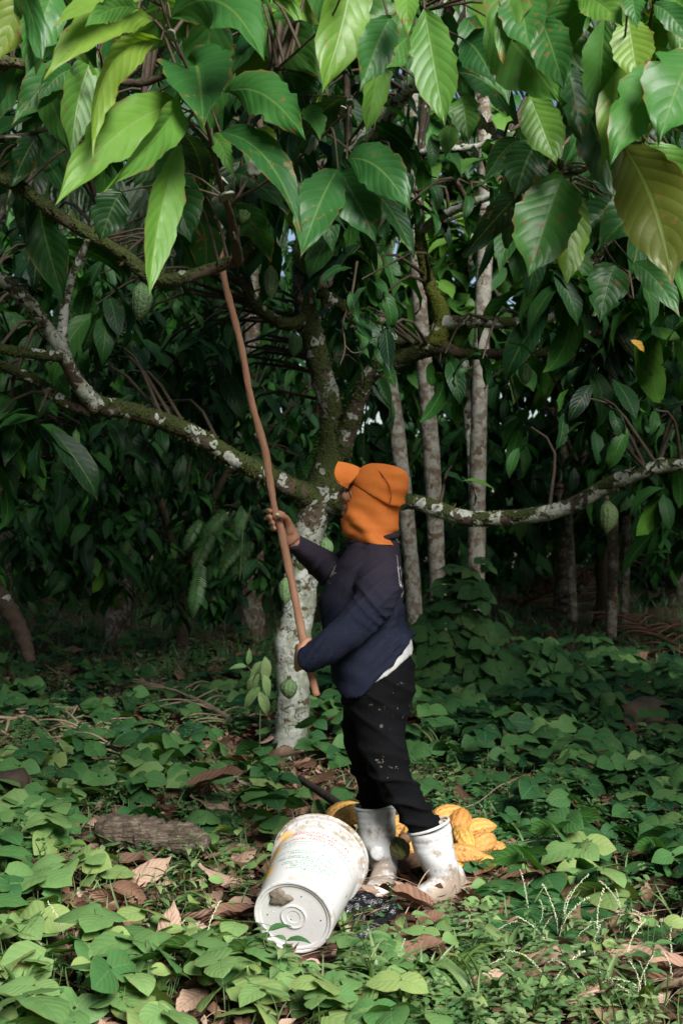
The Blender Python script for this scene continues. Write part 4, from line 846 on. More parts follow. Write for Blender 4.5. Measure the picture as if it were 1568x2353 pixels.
def foot(h, t, z0=.0):
    return [footsec(h, t, k, w, z0+a, z0+b) for k, w, a, b in ((0, .012, .02, .06), (.03, .030, .003, .10), (.14, .040, 0, .135), (.32, .043, 0, .135), (.5, .045, 0, .105), (.68, .050, 0, .082), (.84, .048, 0, .07), (.95, .036, .004, .058), (1.0, .012, .012, .04))]
c1 = P(1062, 2050, 5.14); c2 = P(934, 2080, 4.95)
me = boot([(983, 1893, 47, 5.06), (990, 1925, 46, 5.065), (1000, 1958, 44, 5.07), (1012, 1992, 38, 5.08), (1020, 2022, 35, 5.085), (1024, 2050, 32, 5.09)], foot((c1[0], 5.15), (c2[0], 4.94)))
bn = pchild(me, 'boot', 'boot')
me = boot([(862, 1868, 46, 5.24), (866, 1905, 45, 5.24), (870, 1945, 42, 5.24), (880, 1985, 36, 5.25), (886, 2015, 33, 5.26), (888, 2035, 30, 5.26)], foot((float(P(898, 0, 5.3)[0]), 5.33), (float(P(858, 0, 5.08)[0]), 5.055)))
bf = pchild(me, 'boot', 'boot')
# raised ankle pads, rolled tops
def tilt_ring(c, r, nx, w, name, par, mat):
    nx = nrm(nx); u = nrm(np.cross(nx, [0, 1, 0])); v = np.cross(nx, u); mb = MB()
    tube(mb, [[*(np.array(c)+r*(u*math.cos(t)+v*math.sin(t))), w] for t in np.linspace(0, 2*np.pi, 33)], n=66, seg=8, a=0.); o = mb.build(name, M[mat], par); return o
for par, q, r, n_ in ((bn, (981, 1889, 5.06), .0755, (-.35, 0, 1)), (bf, (862, 1868, 5.24), .0745, (-.05, 0, 1))):
    c = P(q[0], q[1], PD); c[1] = q[2]; tilt_ring(c, r, np.array(n_), .0055, 'boot_rim', par, 'boot')
def pad(c, nr_, r, par):
    nr_ = nrm(nr_); u = nrm(np.cross([0, 0, 1.], nr_)); v = np.cross(nr_, u); mb = MB(); rows = []
    for k in range(9):
        a = k/8*np.pi; 
    th = np.linspace(0, 2*np.pi, 24, endpoint=False); c = np.array(c)-nr_*.0065; V = [np.array(c)+nr_*.007]
    for rr, hh in ((.35, .0068), (.7, .005), (.92, .002), (1.05, -.006)):
        V += [np.array(c)+r*rr*(u*math.cos(t)*.9+v*math.sin(t))+nr_*(hh+(.0014*math.sin(26*math.cos(t)*rr) if rr < .9 else 0)) for t in th]
    T = [(0, 1+j, 1+(j+1) % 24) for j in range(24)]; Q = [(1+i*24+j, 1+(i+1)*24+j, 1+(i+1)*24+(j+1) % 24, 1+i*24+(j+1) % 24) for i in range(3) for j in range(24)]
    mb.add(np.array(V), Q, T, a=0.); mb.build('ankle_pad', M['boot'], par)
c = P(1030, 1990, 5.0); pad((c[0], 5.030, c[2]), (.35, -.93, .1), .030, bn)
c = P(866, 1955, 5.2); pad((c[0], 5.173, c[2]), (0, -1, .05), .030, bf)
# the cap: crown over a hood that falls to the shoulders
HOOD = [(1074, 838, 905, .04), (1084, 826, 918, .066), (1100, 812, 930, .084), (1118, 803, 930, .094), (1135, 798, 927, .098), (1152, 791, 923, .099), (1170, 787, 920, .099), (1188, 781, 919, .102), (1205, 783, 912, .110), (1222, 793, 906, .116), (1236, 806, 908, .126), (1258, 818, 911, .132)]
mb = MB(); loft(mb, [hsec(a, b, c, h) for a, b, c, h in HOOD], n=50, seg=44)
me = remesh(mb, .005, 4)
def fn(V, N_):
    px, py = pxz(V); x, z = V[:, 0], V[:, 2]; lo = np.clip((py-1150)/80, 0, 1)
    f = np.sin(58*(z+.75*x)+3*np.sin(9*x))*.010*lo+np.sin(95*(z+.2*x)+3*np.sin(12*x))*.007*np.clip((py-1205)/20, 0, 1)+np.sin(40*(z-.9*x))*.004*np.clip((px-850)/40, 0, 1)+wr(V, N_, .0012)
    return V+N_*f[:, None]
displace(me, fn)
bm = bmesh.new(); bm.from_mesh(me)                       # face opening
dele = []
for f in bm.faces:
    c = f.calc_center_median(); py = 1176-(c.z-CAMZ)*F/PD; px = 784+c.x*F/PD
    if 1112 < py < 1192 and abs(c.y-PD) < .060*math.sqrt(max(0, 1-((py-1152)/40)**2))+.006 and px < 796: dele.append(f)
    elif py > 1249: dele.append(f)
bmesh.ops.delete(bm, geom=dele, context='FACES'); bm.to_mesh(me); bm.free()
hood = pchild(me, 'hood', 'orange'); sm = hood.modifiers.new('thick', 'SOLIDIFY'); sm.thickness = .003; sm.offset = -1
CAP = [(1064, 852, 884, .03), (1068, 838, 905, .055), (1076, 826, 922, .076), (1088, 815, 933, .090), (1102, 809, 939, .099), (1116, 807, 938, .104), (1130, 806, 933, .107), (1150, 806, 930, .109)]
mb = MB(); loft(mb, [hsec(a, b, c, h) for a, b, c, h in CAP], n=36, seg=44)
V = mb.V[0]; px, py = pxz(np.c_[V[:, 0], np.full(len(V), PD), V[:, 2]]); lowe = np.interp(px, [806, 850, 892, 915, 940], [1112, 1138, 1162, 1164, 1150]); t = np.clip((py-1090)/60, 0, 1)
V[:, 2] = CAMZ-(np.where(py > 1090, 1090+(lowe-1090)*t, py)-1176)*PD/F
me = remesh(mb, .005, 3)
def fn(V, N_):
    px, py = pxz(V); x, z = V[:, 0], V[:, 2]; bk = np.clip((px-850)/50, 0, 1)
    return V+N_*(np.sin(110*(z+.25*x)+3*np.sin(10*x))*.0030*bk+wr(V, N_, .0009))[:, None]
displace(me, fn); cap = pchild(me, 'cap_crown', 'orange')
# cap seam
mb = MB(); pts = []
for px, py in ((862, 1066), (869, 1084), (884, 1104), (893, 1122), (896, 1142), (892, 1158)):
    c = P(px, py, PD); pts.append([c[0], PD-.107*math.sqrt(max(.05, 1-((1120-py)/58)**2 if py < 1120 else 1))-.002, c[2], .0016])
tube(mb, pts, n=30, seg=6); mb.build('seam', mat_twig('dark_orange_thread', (.22, .055, .008), (.28, .07, .01)), cap)
# bill, raised towards the tree
mb = MB(); A = np.linspace(-1, 1, 33); R = np.linspace(0, 1, 13); base = P(834, 1080, PD); fw = nrm(np.array([-.95, 0, .30])); upv = nrm(np.array([.30, 0, .95])); 
AA, RR = np.meshgrid(A, R); ext = .092*(1-np.abs(AA)**3.2)**.5+.004
def billV(off): return (np.array([base[0], PD, base[2]])+fw*(RR*ext+.030*AA**2)[..., None]+np.array([0, 1, 0])*(AA*(.080-.014*RR))[..., None]+upv*(-.058*np.abs(AA)**1.8-.022*RR*np.abs(AA)+.006*np.sin(RR*3)+off)[..., None]).reshape(-1, 3)
V1, V2 = billV(.0025), billV(-.0025); k = len(V1); Q1 = grid_faces(13, 33); rim = np.r_[np.arange(33), np.arange(1, 13)*33+32, (12*33+np.arange(31, -1, -1)), np.arange(11, 0, -1)*33]
Qr = np.array([(rim[i], rim[(i+1) % len(rim)], rim[(i+1) % len(rim)]+k, rim[i]+k) for i in range(len(rim))])
mb.add(np.vstack([V1, V2]), np.vstack([Q1, Q1[:, ::-1]+k, Qr])); mb.build('cap_bill', M['orange'], person).location = pin

# body: head, neck, trunk, arms and hands in one surface
mb = MB(); hc = P(846, 1136, PD)
def ell(c, r, ax=None, n=20, seg=20):
    t = np.linspace(-1, 1, n)*np.pi/2; rows = [[c[0], c[1], c[2]+r[2]*math.sin(a), r[0]*max(.04, math.cos(a)), 0, 0, 0, r[1]*max(.04, math.cos(a)), 0] for a in t]; loft(mb, rows, n=n, seg=seg)
def cap_(pts, n=14, seg=12): tube(mb, pts, n=n, seg=seg)
H = lambda px, py, y: np.array([*P(px, py, PD)[[0]], y, P(px, py, PD)[2]])
ell(hc+np.array([.008, 0, -.012]), (.086, .074, .100)); ell(H(822, 1162, PD), (.060, .056, .062)); ell(H(800, 1180, PD), (.026, .03, .020))
cap_([[*H(793, 1120, PD), .010], [*H(785, 1134, PD), .0125], [*H(781, 1143, PD), .015]]); ell(H(786, 1144, PD-.012), (.011, .009, .008)); ell(H(786, 1144, PD+.012), (.011, .009, .008))
cap_([[*H(789, 1157, PD-.022), .005], [*H(784, 1156, PD), .0075], [*H(789, 1157, PD+.022), .005]]); cap_([[*H(790, 1163, PD-.020), .005], [*H(785, 1163, PD), .0085], [*H(790, 1163, PD+.020), .005]])
ell(H(797, 1141, PD-.036), (.022, .022, .022)); ell(H(797, 1141, PD+.036), (.022, .022, .022)); cap_([[*H(797, 1113, PD-.045), .010], [*H(789, 1112, PD), .011], [*H(797, 1113, PD+.045), .010]])
cap_([[*H(850, 1130, PD-.070), .012], [*H(852, 1142, PD-.074), .010], [*H(848, 1152, PD-.068), .006]]); cap_([[*H(850, 1130, PD+.070), .012], [*H(852, 1142, PD+.074), .010], [*H(848, 1152, PD+.068), .006]])
cap_([[*H(850, 1170, PD), .058], [*H(858, 1215, PD), .056], [*H(862, 1250, PD), .07]])
loft(mb, [hsec(a, (b+c)/2-(c-b)*.42, (b+c)/2+(c-b)*.42, h*.82) for a, b, c, h in TORSO[:]], n=40, seg=30)
tube(mb, [[*r[:3], r[3]*.72] for r in NL], n=24, seg=16); tube(mb, [[*r[:3], r[3]*.72] for r in FL], n=24, seg=16)
tube(mb, arm(NEAR, .66)[:-1]+[[*P(703, 1512, 4.905), .030]], n=30, seg=16); tube(mb, arm(FARA, .74, 5)+[[*P(674, 1243, 5.068), .0255]], n=30, seg=16)
NAILS = []
def hand(wr_, kn, th_, wid=.024, thick=.0135):
    pass
# far hand, fist round the pole with the palm towards the viewer
w = P(676, 1245, 5.066); ks = [(652, 1182), (652, 1195), (653, 1208), (656, 1221)]
loft(mb, [[*w, *(nrm(np.array([.75, 0, .6]))*.027), 0, .021, 0], [*P(668, 1230, 5.062), *(nrm(np.array([.55, .0, .85]))*.033), 0, .021, 0], [*P(660, 1214, 5.058), *(nrm(np.array([.2, 0, 1.]))*.037), 0, .0185, 0], [*P(652, 1202, 5.056), *(nrm(np.array([-.05, 0, 1.]))*.039), 0, .0150, 0], [*P(646, 1200, 5.056), *(nrm(np.array([-.05, 0, 1.]))*.036), 0, .010, 0]], n=20, seg=20, pw=2.4)
for (kx, ky), (tx, ty), r in zip(ks, ((618, 1173), (618.5, 1187.5), (625, 1200.5), (628, 1213)), (.0095, .0100, .0098, .0088)):
    mx, my = (tx*.72+kx*.28), (ty*.72+ky*.28)
    cap_([[*P(kx, ky+1, 5.056), r*1.15], [*P((kx+mx)/2-2, (ky+my)/2-1, 5.058), r*1.08], [*P(tx-1.5, ty+1.0, 5.036), r*1.04], [*P(tx-1.0, ty, 5.010), r*.98], [*P(tx+4.0, ty+.5, 4.992), r*.86]], n=20)
    NAILS.append((P(tx+1.0, ty-.3, 5.0), np.array([-.35, -1, .1]), r*.62))
cap_([[*P(666, 1222, 5.052), .019], [*P(662, 1204, 5.038), .0165], [*P(656, 1190, 5.012), .0125], [*P(646, 1184.5, 4.985), .0108], [*P(635, 1183, 4.972), .0085]], n=24)
NAILS.append((P(637, 1181.5, 4.965), np.array([0, -.75, .65]), .0062))
# near hand, mostly hidden behind its cuff
w = P(702, 1514, 4.912); 
loft(mb, [[*w, 0, 0, .031, .010, .020, 0], [*P(689, 1513, 4.925), .004, 0, .042, .012, .018, 0], [*P(685, 1511, 4.955), .004, 0, .050, .013, .010, 0], [*P(684, 1510, 4.985), .004, 0, .050, .013, .004, 0]], n=18, seg=20, pw=2.4)
for k, (py, r) in enumerate(((1486, .0105), (1501, .0108), (1516, .0105), (1531, .0096))):
    cap_([[*P(684, py, 4.985), r*1.25], [*P(688, py+1, 5.018), r*1.1], [*P(704, py+2, 5.030), r], [*P(718, py+2, 5.015), r*.9], [*P(721, py+2, 4.99), r*.8]], n=16)
cap_([[*P(694, 1490, 4.93), .016], [*P(702, 1476, 4.945), .0125], [*P(712, 1468, 4.955), .009]], n=14)
me = remesh(mb, .0036, 3); body = pchild(me, 'body', 'skin')
mb = MB()
for c, nr_, r in NAILS:
    nr_ = nrm(nr_); u = nrm(np.cross(nr_, [0, 0, 1.])); v = np.cross(nr_, u); th = np.linspace(0, 2*np.pi, 12, endpoint=False)
    V = [c+nr_*r*.75]+[c+nr_*r*.62+r*(u*math.cos(t)*.95+v*math.sin(t)*.8) for t in th]+[c+r*1.0*(u*math.cos(t)+v*math.sin(t)*.85)-nr_*r*.2 for t in th]
    mb = MB(); mb.add(np.array(V), [(1+j, 13+j, 13+(j+1) % 12, 1+(j+1) % 12) for j in range(12)], [(0, 1+j, 1+(j+1) % 12) for j in range(12)]); mb.build('fingernail', M['nail'], body)
for s in (-1, 1):
    mb = MB(); tube(mb, [[*H(797, 1124, PD+s*.031), .004], [*H(793.5, 1125, PD+s*.031), .0095], [*H(791, 1126, PD+s*.031), .003]], n=10, seg=12); mb.build('eye', M['eye'], body)
mb = MB(); rg = np.random.default_rng(4)
for k in range(22):
    s = rg.uniform(-1, 1); c = H(802+rg.uniform(-3, 6), 1108, PD+s*.07); tube(mb, [[*c, .002], [*(c+np.array([-.012, s*.004, -.015])), .002], [*(c+np.array([.0, s*.012, -.05-.02*rg.random()])), .001]], n=6, seg=4)
mb.build('hair', M['hair'], person).location = pin
# worn white print on chest and back
def onto(o, pts, name, width, vdir):
    """strokes pressed onto a surface: pts of (px,py) polylines, ray cast along the view"""
    mb = MB(); org = Vector((0, 0, CAMZ)); me = o.data
    from mathutils.bvhtree import BVHTree
    bv = BVHTree.FromPolygons([v.co for v in me.vertices], [p.vertices for p in me.polygons])
    for (a, b, w) in pts:
        L = []
        for t in np.linspace(0, 1, 7):
            p = P(a[0]+(b[0]-a[0])*t, a[1]+(b[1]-a[1])*t, PD); d = (Vector(p)-org).normalized(); h = bv.ray_cast(org, d)
            if h[0] is None or h[0].y > PD+.3: continue
            L.append((np.array(h[0])+np.array(h[1])*.0012, np.array(h[1])))
        if len(L) < 3: continue
        c = np.array([q[0] for q in L]); nn = np.array([q[1] for q in L]); tt = nrm(np.gradient(c, axis=0)); sd = nrm(np.cross(tt, nn))*w*.5
        V = np.vstack([c-sd, c+sd]); k = len(c); mb.add(V, [(i, i+1, k+i+1, k+i) for i in range(k-1)])
    if mb.n: mb.build(name, M['print'], sweater)
chest = [((756+i*2.2+o1, 1327-i*1.2), (768+i*.9+o1, 1302-i*1.0), .0022) for i, o1 in ((0, 0), (1, 0), (2, 0), (3, .2), (1.5, .1), (4, .3))]+[((766, 1318), (773, 1316), .002), ((753, 1338), (755, 1334), .003), ((757, 1341), (758, 1338), .002), ((771, 1297), (774, 1292), .002)]
onto(sweater, chest, 'chest_print', .002, None)
back = [((909.5+i*.9, 1275+i*9), (912.5+i*.9, 1284+i*9), .0040) for i in range(8)]+[((920, 1312), (920, 1352), .0045), ((924, 1330), (923, 1350), .003), ((917, 1300), (921, 1318), .004), ((922, 1362), (921, 1372), .003), ((925, 1358), (924, 1366), .003)]
onto(sweater, back, 'back_print', .002, None)

# ------------------------------------------------------------------ the pole
def mat_pole():
    N = NT('pole_wood'); uv = N.n('UVMap').outputs[0]; sp = N.n('SeparateXYZ', {0: uv}); ob = N.pos()
    st = N.n('CombineXYZ', {0: N.math('MULTIPLY', sp.outputs[0], 14.0), 1: N.math('MULTIPLY', sp.outputs[1], 3.0), 2: 0.0}).outputs[0]
    n = N.noise(st, 4.0, 5, .65, .3); c = N.ramp(n, [(.3, (.11, .045, .024)), (.5, (.30, .145, .085)), (.7, (.44, .25, .16))])
    c = N.mix(N.step(N.noise(ob, 9., 3), .45, .7, 0, .5), c, (.28, .165, .10))
    return N.done(N.bsdf(c, .7, .3, N.bump(n, .7, .004)))
mb = MB(); pole = [(726.5, 1598, 4.985, 20), (706, 1512, 4.985, 18.5), (697.5, 1476, 4.99, 18.5), (675, 1362, 5.0, 18.5), (659, 1285, 5.01, 18), (644.5, 1213, 5.015, 18), (633, 1182, 5.015, 17), (620, 1105, 5.02, 17), (607, 1028, 5.03, 17), (577, 920, 5.05, 17), (555, 800, 5.08, 16), (531, 705, 5.1, 15.5), (515, 640, 5.12, 14.5), (501, 530, 5.15, 13.5), (494, 420, 5.2, 11)]
for i in range(len(pole)):
    pass
pxtube(mb, [(a, b, c, w*(1+.07*math.sin(b*.031)+.05*math.sin(b*.073+1))) for a, b, c, w in pole], n=150, seg=16, bump=.09); o = mb.build('harvesting_pole', mat_pole()); tag(o, 'long reddish wooden pole held upright by the harvester', 'pole')
# ------------------------------------------------------------------ the white bucket on its side
def bucket():
    B = P(673.4, 2107.6, 4.42); R_ = P(737, 1969, 4.76); ax = nrm(R_-B); H = float(np.linalg.norm(R_-B))
    up = np.array([0, 0, 1.]); n = nrm(up-ax*np.dot(up, ax)); rt = np.cross(ax, n)
    root = empty('bucket'); root.matrix_world = Matrix(((rt[0], n[0]*-1, ax[0], B[0]), (rt[1], -n[1], ax[1], B[1]), (rt[2], -n[2], ax[2], B[2]), (0, 0, 0, 1)))
    # local: x right, -y outward on top, z towards the mouth
    tag(root, 'dirty white plastic bucket on its side, bottom towards the viewer, red and green lettering', 'bucket')
    bpy.context.view_layer.update()
    N = NT('bucket_plastic'); ob = N.pos(); s = N.n('SeparateXYZ', {0: ob}); X, Y, Z = s.outputs
    c = N.mix(N.noise(ob, 7., 3), (.42, .415, .405), (.49, .485, .475))
    st = N.n('Mapping', {0: ob, 3: (9., 9., 60.)}).outputs[0]
    scr = N.step(N.noise(N.n('Mapping', {0: ob, 2: (.5, .3, .7), 3: (18., 130., 30.)}).outputs[0], 2.0, 3, .6), .60, .66, 0, .30); c = N.mix(scr, c, (.42, .36, .29))
    scr2 = N.step(N.noise(N.n('Mapping', {0: ob, 2: (-.6, .2, 1.0), 3: (150., 18., 22.)}).outputs[0], 2.0, 3, .6), .62, .67, 0, .25); c = N.mix(scr2, c, (.36, .30, .24))
    dirt = N.math('MULTIPLY', N.step(Z, .19, .31), N.step(N.noise(ob, 22., 5, .7), .46, .66, 0, .75)); c = N.mix(dirt, c, (.30, .22, .14))
    low = N.math('MULTIPLY', N.step(Z, .05, .012), N.step(N.noise(ob, 26., 4, .7), .50, .68, 0, .55)); side = N.step(N.math('SQRT', N.math('ADD', N.math('MULTIPLY', X, X), N.math('MULTIPLY', Y, Y))), .108, .12); c = N.mix(N.math('MULTIPLY', low, side), c, (.28, .21, .14))
    crack = N.math('MULTIPLY', N.step(Z, .315, .305), N.math('MULTIPLY', N.step(Z, .298, .303), N.step(N.noise(ob, 12., 3), .38, .6))); c = N.mix(crack, c, (.10, .06, .035))
    ring = N.math('MULTIPLY', N.step(Z, .338, .345), N.step(N.noise(ob, 30., 4, .7), .45, .58, 0, .8)); c = N.mix(ring, c, (.20, .14, .08))
    # yellow spray along the left flank
    def blob(cx, cy, cz, rx, ry, rz, amt, col, nsc=14., c=None, soft=(1.1, .35)):
        d = N.n('VectorMath', {0: N.n('VectorMath', {0: ob, 1: (cx, cy, cz)}, operation='SUBTRACT').outputs[0], 1: (1/rx, 1/ry, 1/rz)}, operation='MULTIPLY').outputs[0]
        ln = N.n('VectorMath', {0: d}, operation='LENGTH').outputs['Value']; ln = N.math('ADD', ln, N.math('MULTIPLY', N.math('SUBTRACT', N.noise(ob, nsc, 3), .5), .9))
        return N.mix(N.step(ln, soft[0], soft[1], 0, amt), c, col)
    c = blob(-.118, -.080, .225, .04, .05, .075, 1.0, (.66, .35, .04), c=c); c = blob(-.098, -.110, .285, .05, .045, .022, .95, (.62, .36, .07), c=c); c = blob(-.108, -.085, .105, .036, .05, .05, 1.0, (.72, .40, .05), c=c)
    c = blob(.045, -.125, .035, .05, .03, .02, .5, (.30, .22, .15), c=c)
    h = N.math('ADD', N.noise(ob, 40., 3), N.math('MULTIPLY', scr, -1.5)); mb_ = N.done(N.bsdf(c, .42, .45, N.bump(h, .12, .004)))
    prof = [(0, .006), (.020, .006), (.021, .004), (.036, .004), (.037, .001), (.040, .001), (.041, .006), (.106, .007), (.1085, .003), (.118, .002), (.1195, -.002), (.125, -.002), (.1268, .002), (.1275, .012), (.1305, .07), (.138, .20), (.1435, .296), (.1440, .300), (.156, .301), (.157, .303), (.157, .306), (.147, .308), (.1475, .330), (.158, .331), (.159, .333), (.159, .338), (.150, .340), (.1505, .349), (.1625, .350), (.1635, .353), (.1635, .364), (.160, .366), (.150, .366), (.147, .36), (.138, .18), (.124, .02), (0, .018)]
    nseg = 72; th = np.linspace(0, 2*np.pi, nseg, endpoint=False); pr = np.array(prof)*np.array([1, H/.366])
    den = [pr[0]]
    V = np.stack([pr[:, 0][:, None]*np.cos(th), pr[:, 0][:, None]*np.sin(th), np.broadcast_to(pr[:, 1][:, None], (len(pr), nseg))], -1).reshape(-1, 3)
    mb = MB(); mb.add(V, grid_faces(len(pr), nseg, True)[:, ::-1]); o = mb.build('shell', mb_, root, smooth=True)
    bv = o.modifiers.new('edge', 'EDGE_SPLIT'); bv.split_angle = math.radians(38)
    # ribs between the collar rings
    for k in range(26):
        a = k*2*np.pi/26; mb = MB(); ca, sa = math.cos(a), math.sin(a); r0, r1, w = .1445, .1585, .0013; z0, z1 = .304*H/.366, .334*H/.366
        V = [(r*ca-s_*w*sa, r*sa+s_*w*ca, z) for z in (z0, z1) for r in (r0, r1) for s_ in (-1, 1)]
        mb.add(V, [(0, 1, 3, 2), (4, 6, 7, 5), (0, 4, 5, 1), (2, 3, 7, 6), (0, 2, 6, 4), (1, 5, 7, 3)]); mb.build('collar_rib', mb_, root, smooth=False)
    # dried mud on the bottom, small drain dots
    mud = mat_twig('dried_mud', (.085, .065, .05), (.17, .14, .11), 90.)
    rg = np.random.default_rng(9); c0 = np.array([-.040, -.064]); t = np.linspace(0, 2*np.pi, 40, endpoint=False)
    rr = 1+.16*np.sin(3*t+1)+.10*np.sin(5*t+2)+.05*np.sin(11*t); V = [(*c0, -.0030)]
    for f, hz in ((.5, -.0026), (.85, -.0010), (1.02, .0068)):
        for i in range(40):
            x, y = c0[0]+.036*f*rr[i]*math.cos(t[i]), c0[1]+.029*f*rr[i]*math.sin(t[i]); V.append((x, y, hz+.0012*math.sin(140*x)*math.sin(170*y)*(f < 1)))
    mb = MB(); mb.add(np.array(V), [(1+i*40+j, 1+(i+1)*40+j, 1+(i+1)*40+(j+1) % 40, 1+i*40+(j+1) % 40) for i in range(2) for j in range(40)], [(0, 1+j, 1+(j+1) % 40) for j in range(40)]); mb.build('mud_patch', mud, root)
    for x, y in ((.03, -.072), (-.085, -.0), (.086, .008), (-.01, .012)):
        mb = MB(); tube(mb, [[x, y, .0075, .0022], [x, y, .0055, .0022], [x, y, .0052, .001]], n=4, seg=8); mb.build('drain_dot', M['hair'], root)
    # raised ring mark
    mb = MB(); tube(mb, [[-.062+.008*math.cos(a), -.018+.008*math.sin(a), .0066, .0008] for a in np.linspace(0, 6.283, 21)], n=40, seg=6); mb.build('mould_mark', mb_, root)
    # printed lettering wrapped round the wall
    red = mat_twig('red_ink', (.42, .06, .04), (.50, .11, .08), 200.); grn = mat_twig('green_ink', (.02, .20, .13), (.06, .27, .19), 200.)
    def wall_r(z): z = z*.366/H; return np.interp(z, [.012, .07, .20, .296], [.1275, .1305, .138, .1435])
    def lettering(lines, mat, name, th0):
        mb = MB()
        for txt, size, z, off in lines:
            cu = bpy.data.curves.new('t', 'FONT'); cu.body = txt; cu.align_x = 'CENTER'; cu.size = size; cu.resolution_u = 2; cu.offset = size*.010; cu.space_character = 1.12
            to = bpy.data.objects.new('t', cu); COL.objects.link(to); dg = bpy.context.evaluated_depsgraph_get(); dg.update(); me = bpy.data.meshes.new_from_object(to.evaluated_get(dg))
            bm = bmesh.new(); bm.from_mesh(me); bmesh.ops.triangulate(bm, faces=bm.faces); bm.to_mesh(me); bm.free()
            V = np.array([v.co[:] for v in me.vertices]); T = np.array([p.vertices[:] for p in me.polygons]); bpy.data.objects.remove(to); bpy.data.curves.remove(cu); bpy.data.meshes.remove(me)
            zz = z+V[:, 1]; r = wall_r(zz)+.0009; a = V[:, 0]*1.12/.138+th0+off
            mb.add(np.stack([r*np.sin(a), -r*np.cos(a), zz], 1), None, T)
        mb.build(name, mat, root, smooth=False)
    th0 = .26
    lettering([('PRODUTO DE FRUTAS', .0165, .268, 0), ('TROPICAIS', .0165, .251, .0), ('TROPICAL FRUIT PRODUCT', .0165, .234, -.05)], red, 'red_lettering', th0)
    lettering([('Registro do Estabelecimento no Ministério da Agricultura,', .0112, .2185, -.03), ('Pecuária e Abastecimento: PA 00954 1-7', .0112, .2060, 0), ('Mantenha a temperatura de -18°C', .0112, .1935, .0), ('Keep frozen at -18°C  -0°F', .0112, .1815, .0), ('INDÚSTRIA BRASILEIRA  MADE IN BRAZIL', .0122, .1680, -.04), ('PRODUZIDO NO PARÁ', .0122, .1545, -.0),
               ('CAMTA - Cooperativa Agrícola Mista de Tomé-Açu', .0085, .138, -.08), ('CNPJ: 05.253.589/0005-84 Inscrição Estadual:', .0085, .1285, -.08), ('15.006.681-5', .0085, .119, -.03), ('Rodovia PA 140, km 02, Quatro Bocas', .0085, .1095, -.05), ('Tomé-Açu, Pará, Brasil CEP: 68682-000', .0085, .100, -.07), ('Phone: +55 91-3734-1139', .0085, .0905, -.03), ('WEB: www.camta.com.br', .0085, .081, -.03), ('E-mail: camta@camta.com.br', .0085, .0715, -.05)], grn, 'green_lettering', th0)
    return root
bucket()
# black plastic bag under the bucket's mouth
def bag():
    N = NT('black_plastic_film'); ob = N.pos(); M['bag'] = N.done(N.bsdf((.008, .008, .010), .28, .5, N.bump(N.noise(ob, 30., 4, .6, .5), .8, .02)))
    c = np.array([-.085, 4.80]); mb = MB(); nu, nv = 60, 22; u = np.linspace(0, 2*np.pi, nu, endpoint=False); v = np.linspace(0, 1, nv)
    rg = np.random.default_rng(6); U, Vv = np.meshgrid(u, v, indexing='ij'); rx = .19+.03*np.sin(3*U+1)+.02*np.sin(7*U); ry = .095+.02*np.sin(2*U)+.012*np.sin(5*U)
    r = np.sin(Vv*np.pi/2)**.7; z = .072*np.cos(Vv*np.pi/2)**.8+.010*np.sin(9*U+12*Vv)*r+.008*np.sin(17*U-9*Vv)*r
    X = c[0]+.02+rx*r*np.cos(U); Y = c[1]+ry*r*np.sin(U); zl = np.clip(-(X+.19)/.1, 0, 1)*.085*np.exp(-((Y-4.76)/.08)**2)
    V = np.stack([X, Y, np.maximum(z+zl*(1-Vv), .002)+gz(X, Y)], -1).reshape(-1, 3); mb.add(V, [(i*nv+j, ((i+1) % nu)*nv+j, ((i+1) % nu)*nv+j+1, i*nv+j+1) for i in range(nu) for j in range(nv-1)])
    # knotted ends: one up the left side, one trailing to the right
    tube(mb, [[-.20, 4.72, .03, .03], [-.232, 4.70, .10, .03], [-.228, 4.70, .17, .016], [-.218, 4.72, .22, .006]], n=24, seg=12, bump=.25)
    tube(mb, [[.10, 4.78, .04, .035], [.17, 4.76, .075, .02], [.155, 4.72, .05, .014], [.10, 4.62, .045, .026], [.03, 4.56, .03, .010]], n=30, seg=12, bump=.25)
    tag(mb.build('plastic_bag', M['bag']), 'crumpled black plastic bag squashed under the mouth of the white bucket', 'bag')
bag()

# ------------------------------------------------------------------ heap of ripe cacao pods round the boots
def ripe(px, L, az, el, k, label, roll=0., mat=None, W=.092):
    """px,py = pod centre in the frame; lying on the ground or on other pods at height from py"""
    o = bpy.data.objects.new('cacao_pod', PODS_Y[k % 4]); COL.objects.link(o)
    d = px[2]; c = P(px[0], px[1], d)
    dirv = Vector((math.cos(az)*math.cos(el), math.sin(az)*math.cos(el), math.sin(el))); q = dirv.to_track_quat('Z', 'Y')
    o.rotation_mode = 'QUATERNION'; o.rotation_quaternion = q @ Matrix.Rotation(roll, 4, 'Z').to_quaternion(); o.scale = (W/.5, W/.5, L)
    o.location = Vector(c)-dirv*L*.5; tag(o, label, 'cacao pod', 'heap of ripe cacao pods round the boots')
    mb = MB(); tube(mb, [[0, 0, -.10, .075], [0, .01, -.03, .10], [0, 0, .03, .14]], n=6, seg=9, bump=.2); mb.build('stalk', M['stalk'], o)
    return o
M['stalk'] = mat_twig('brown_pod_stalk', (.05, .025, .012), (.16, .08, .04), 30.)
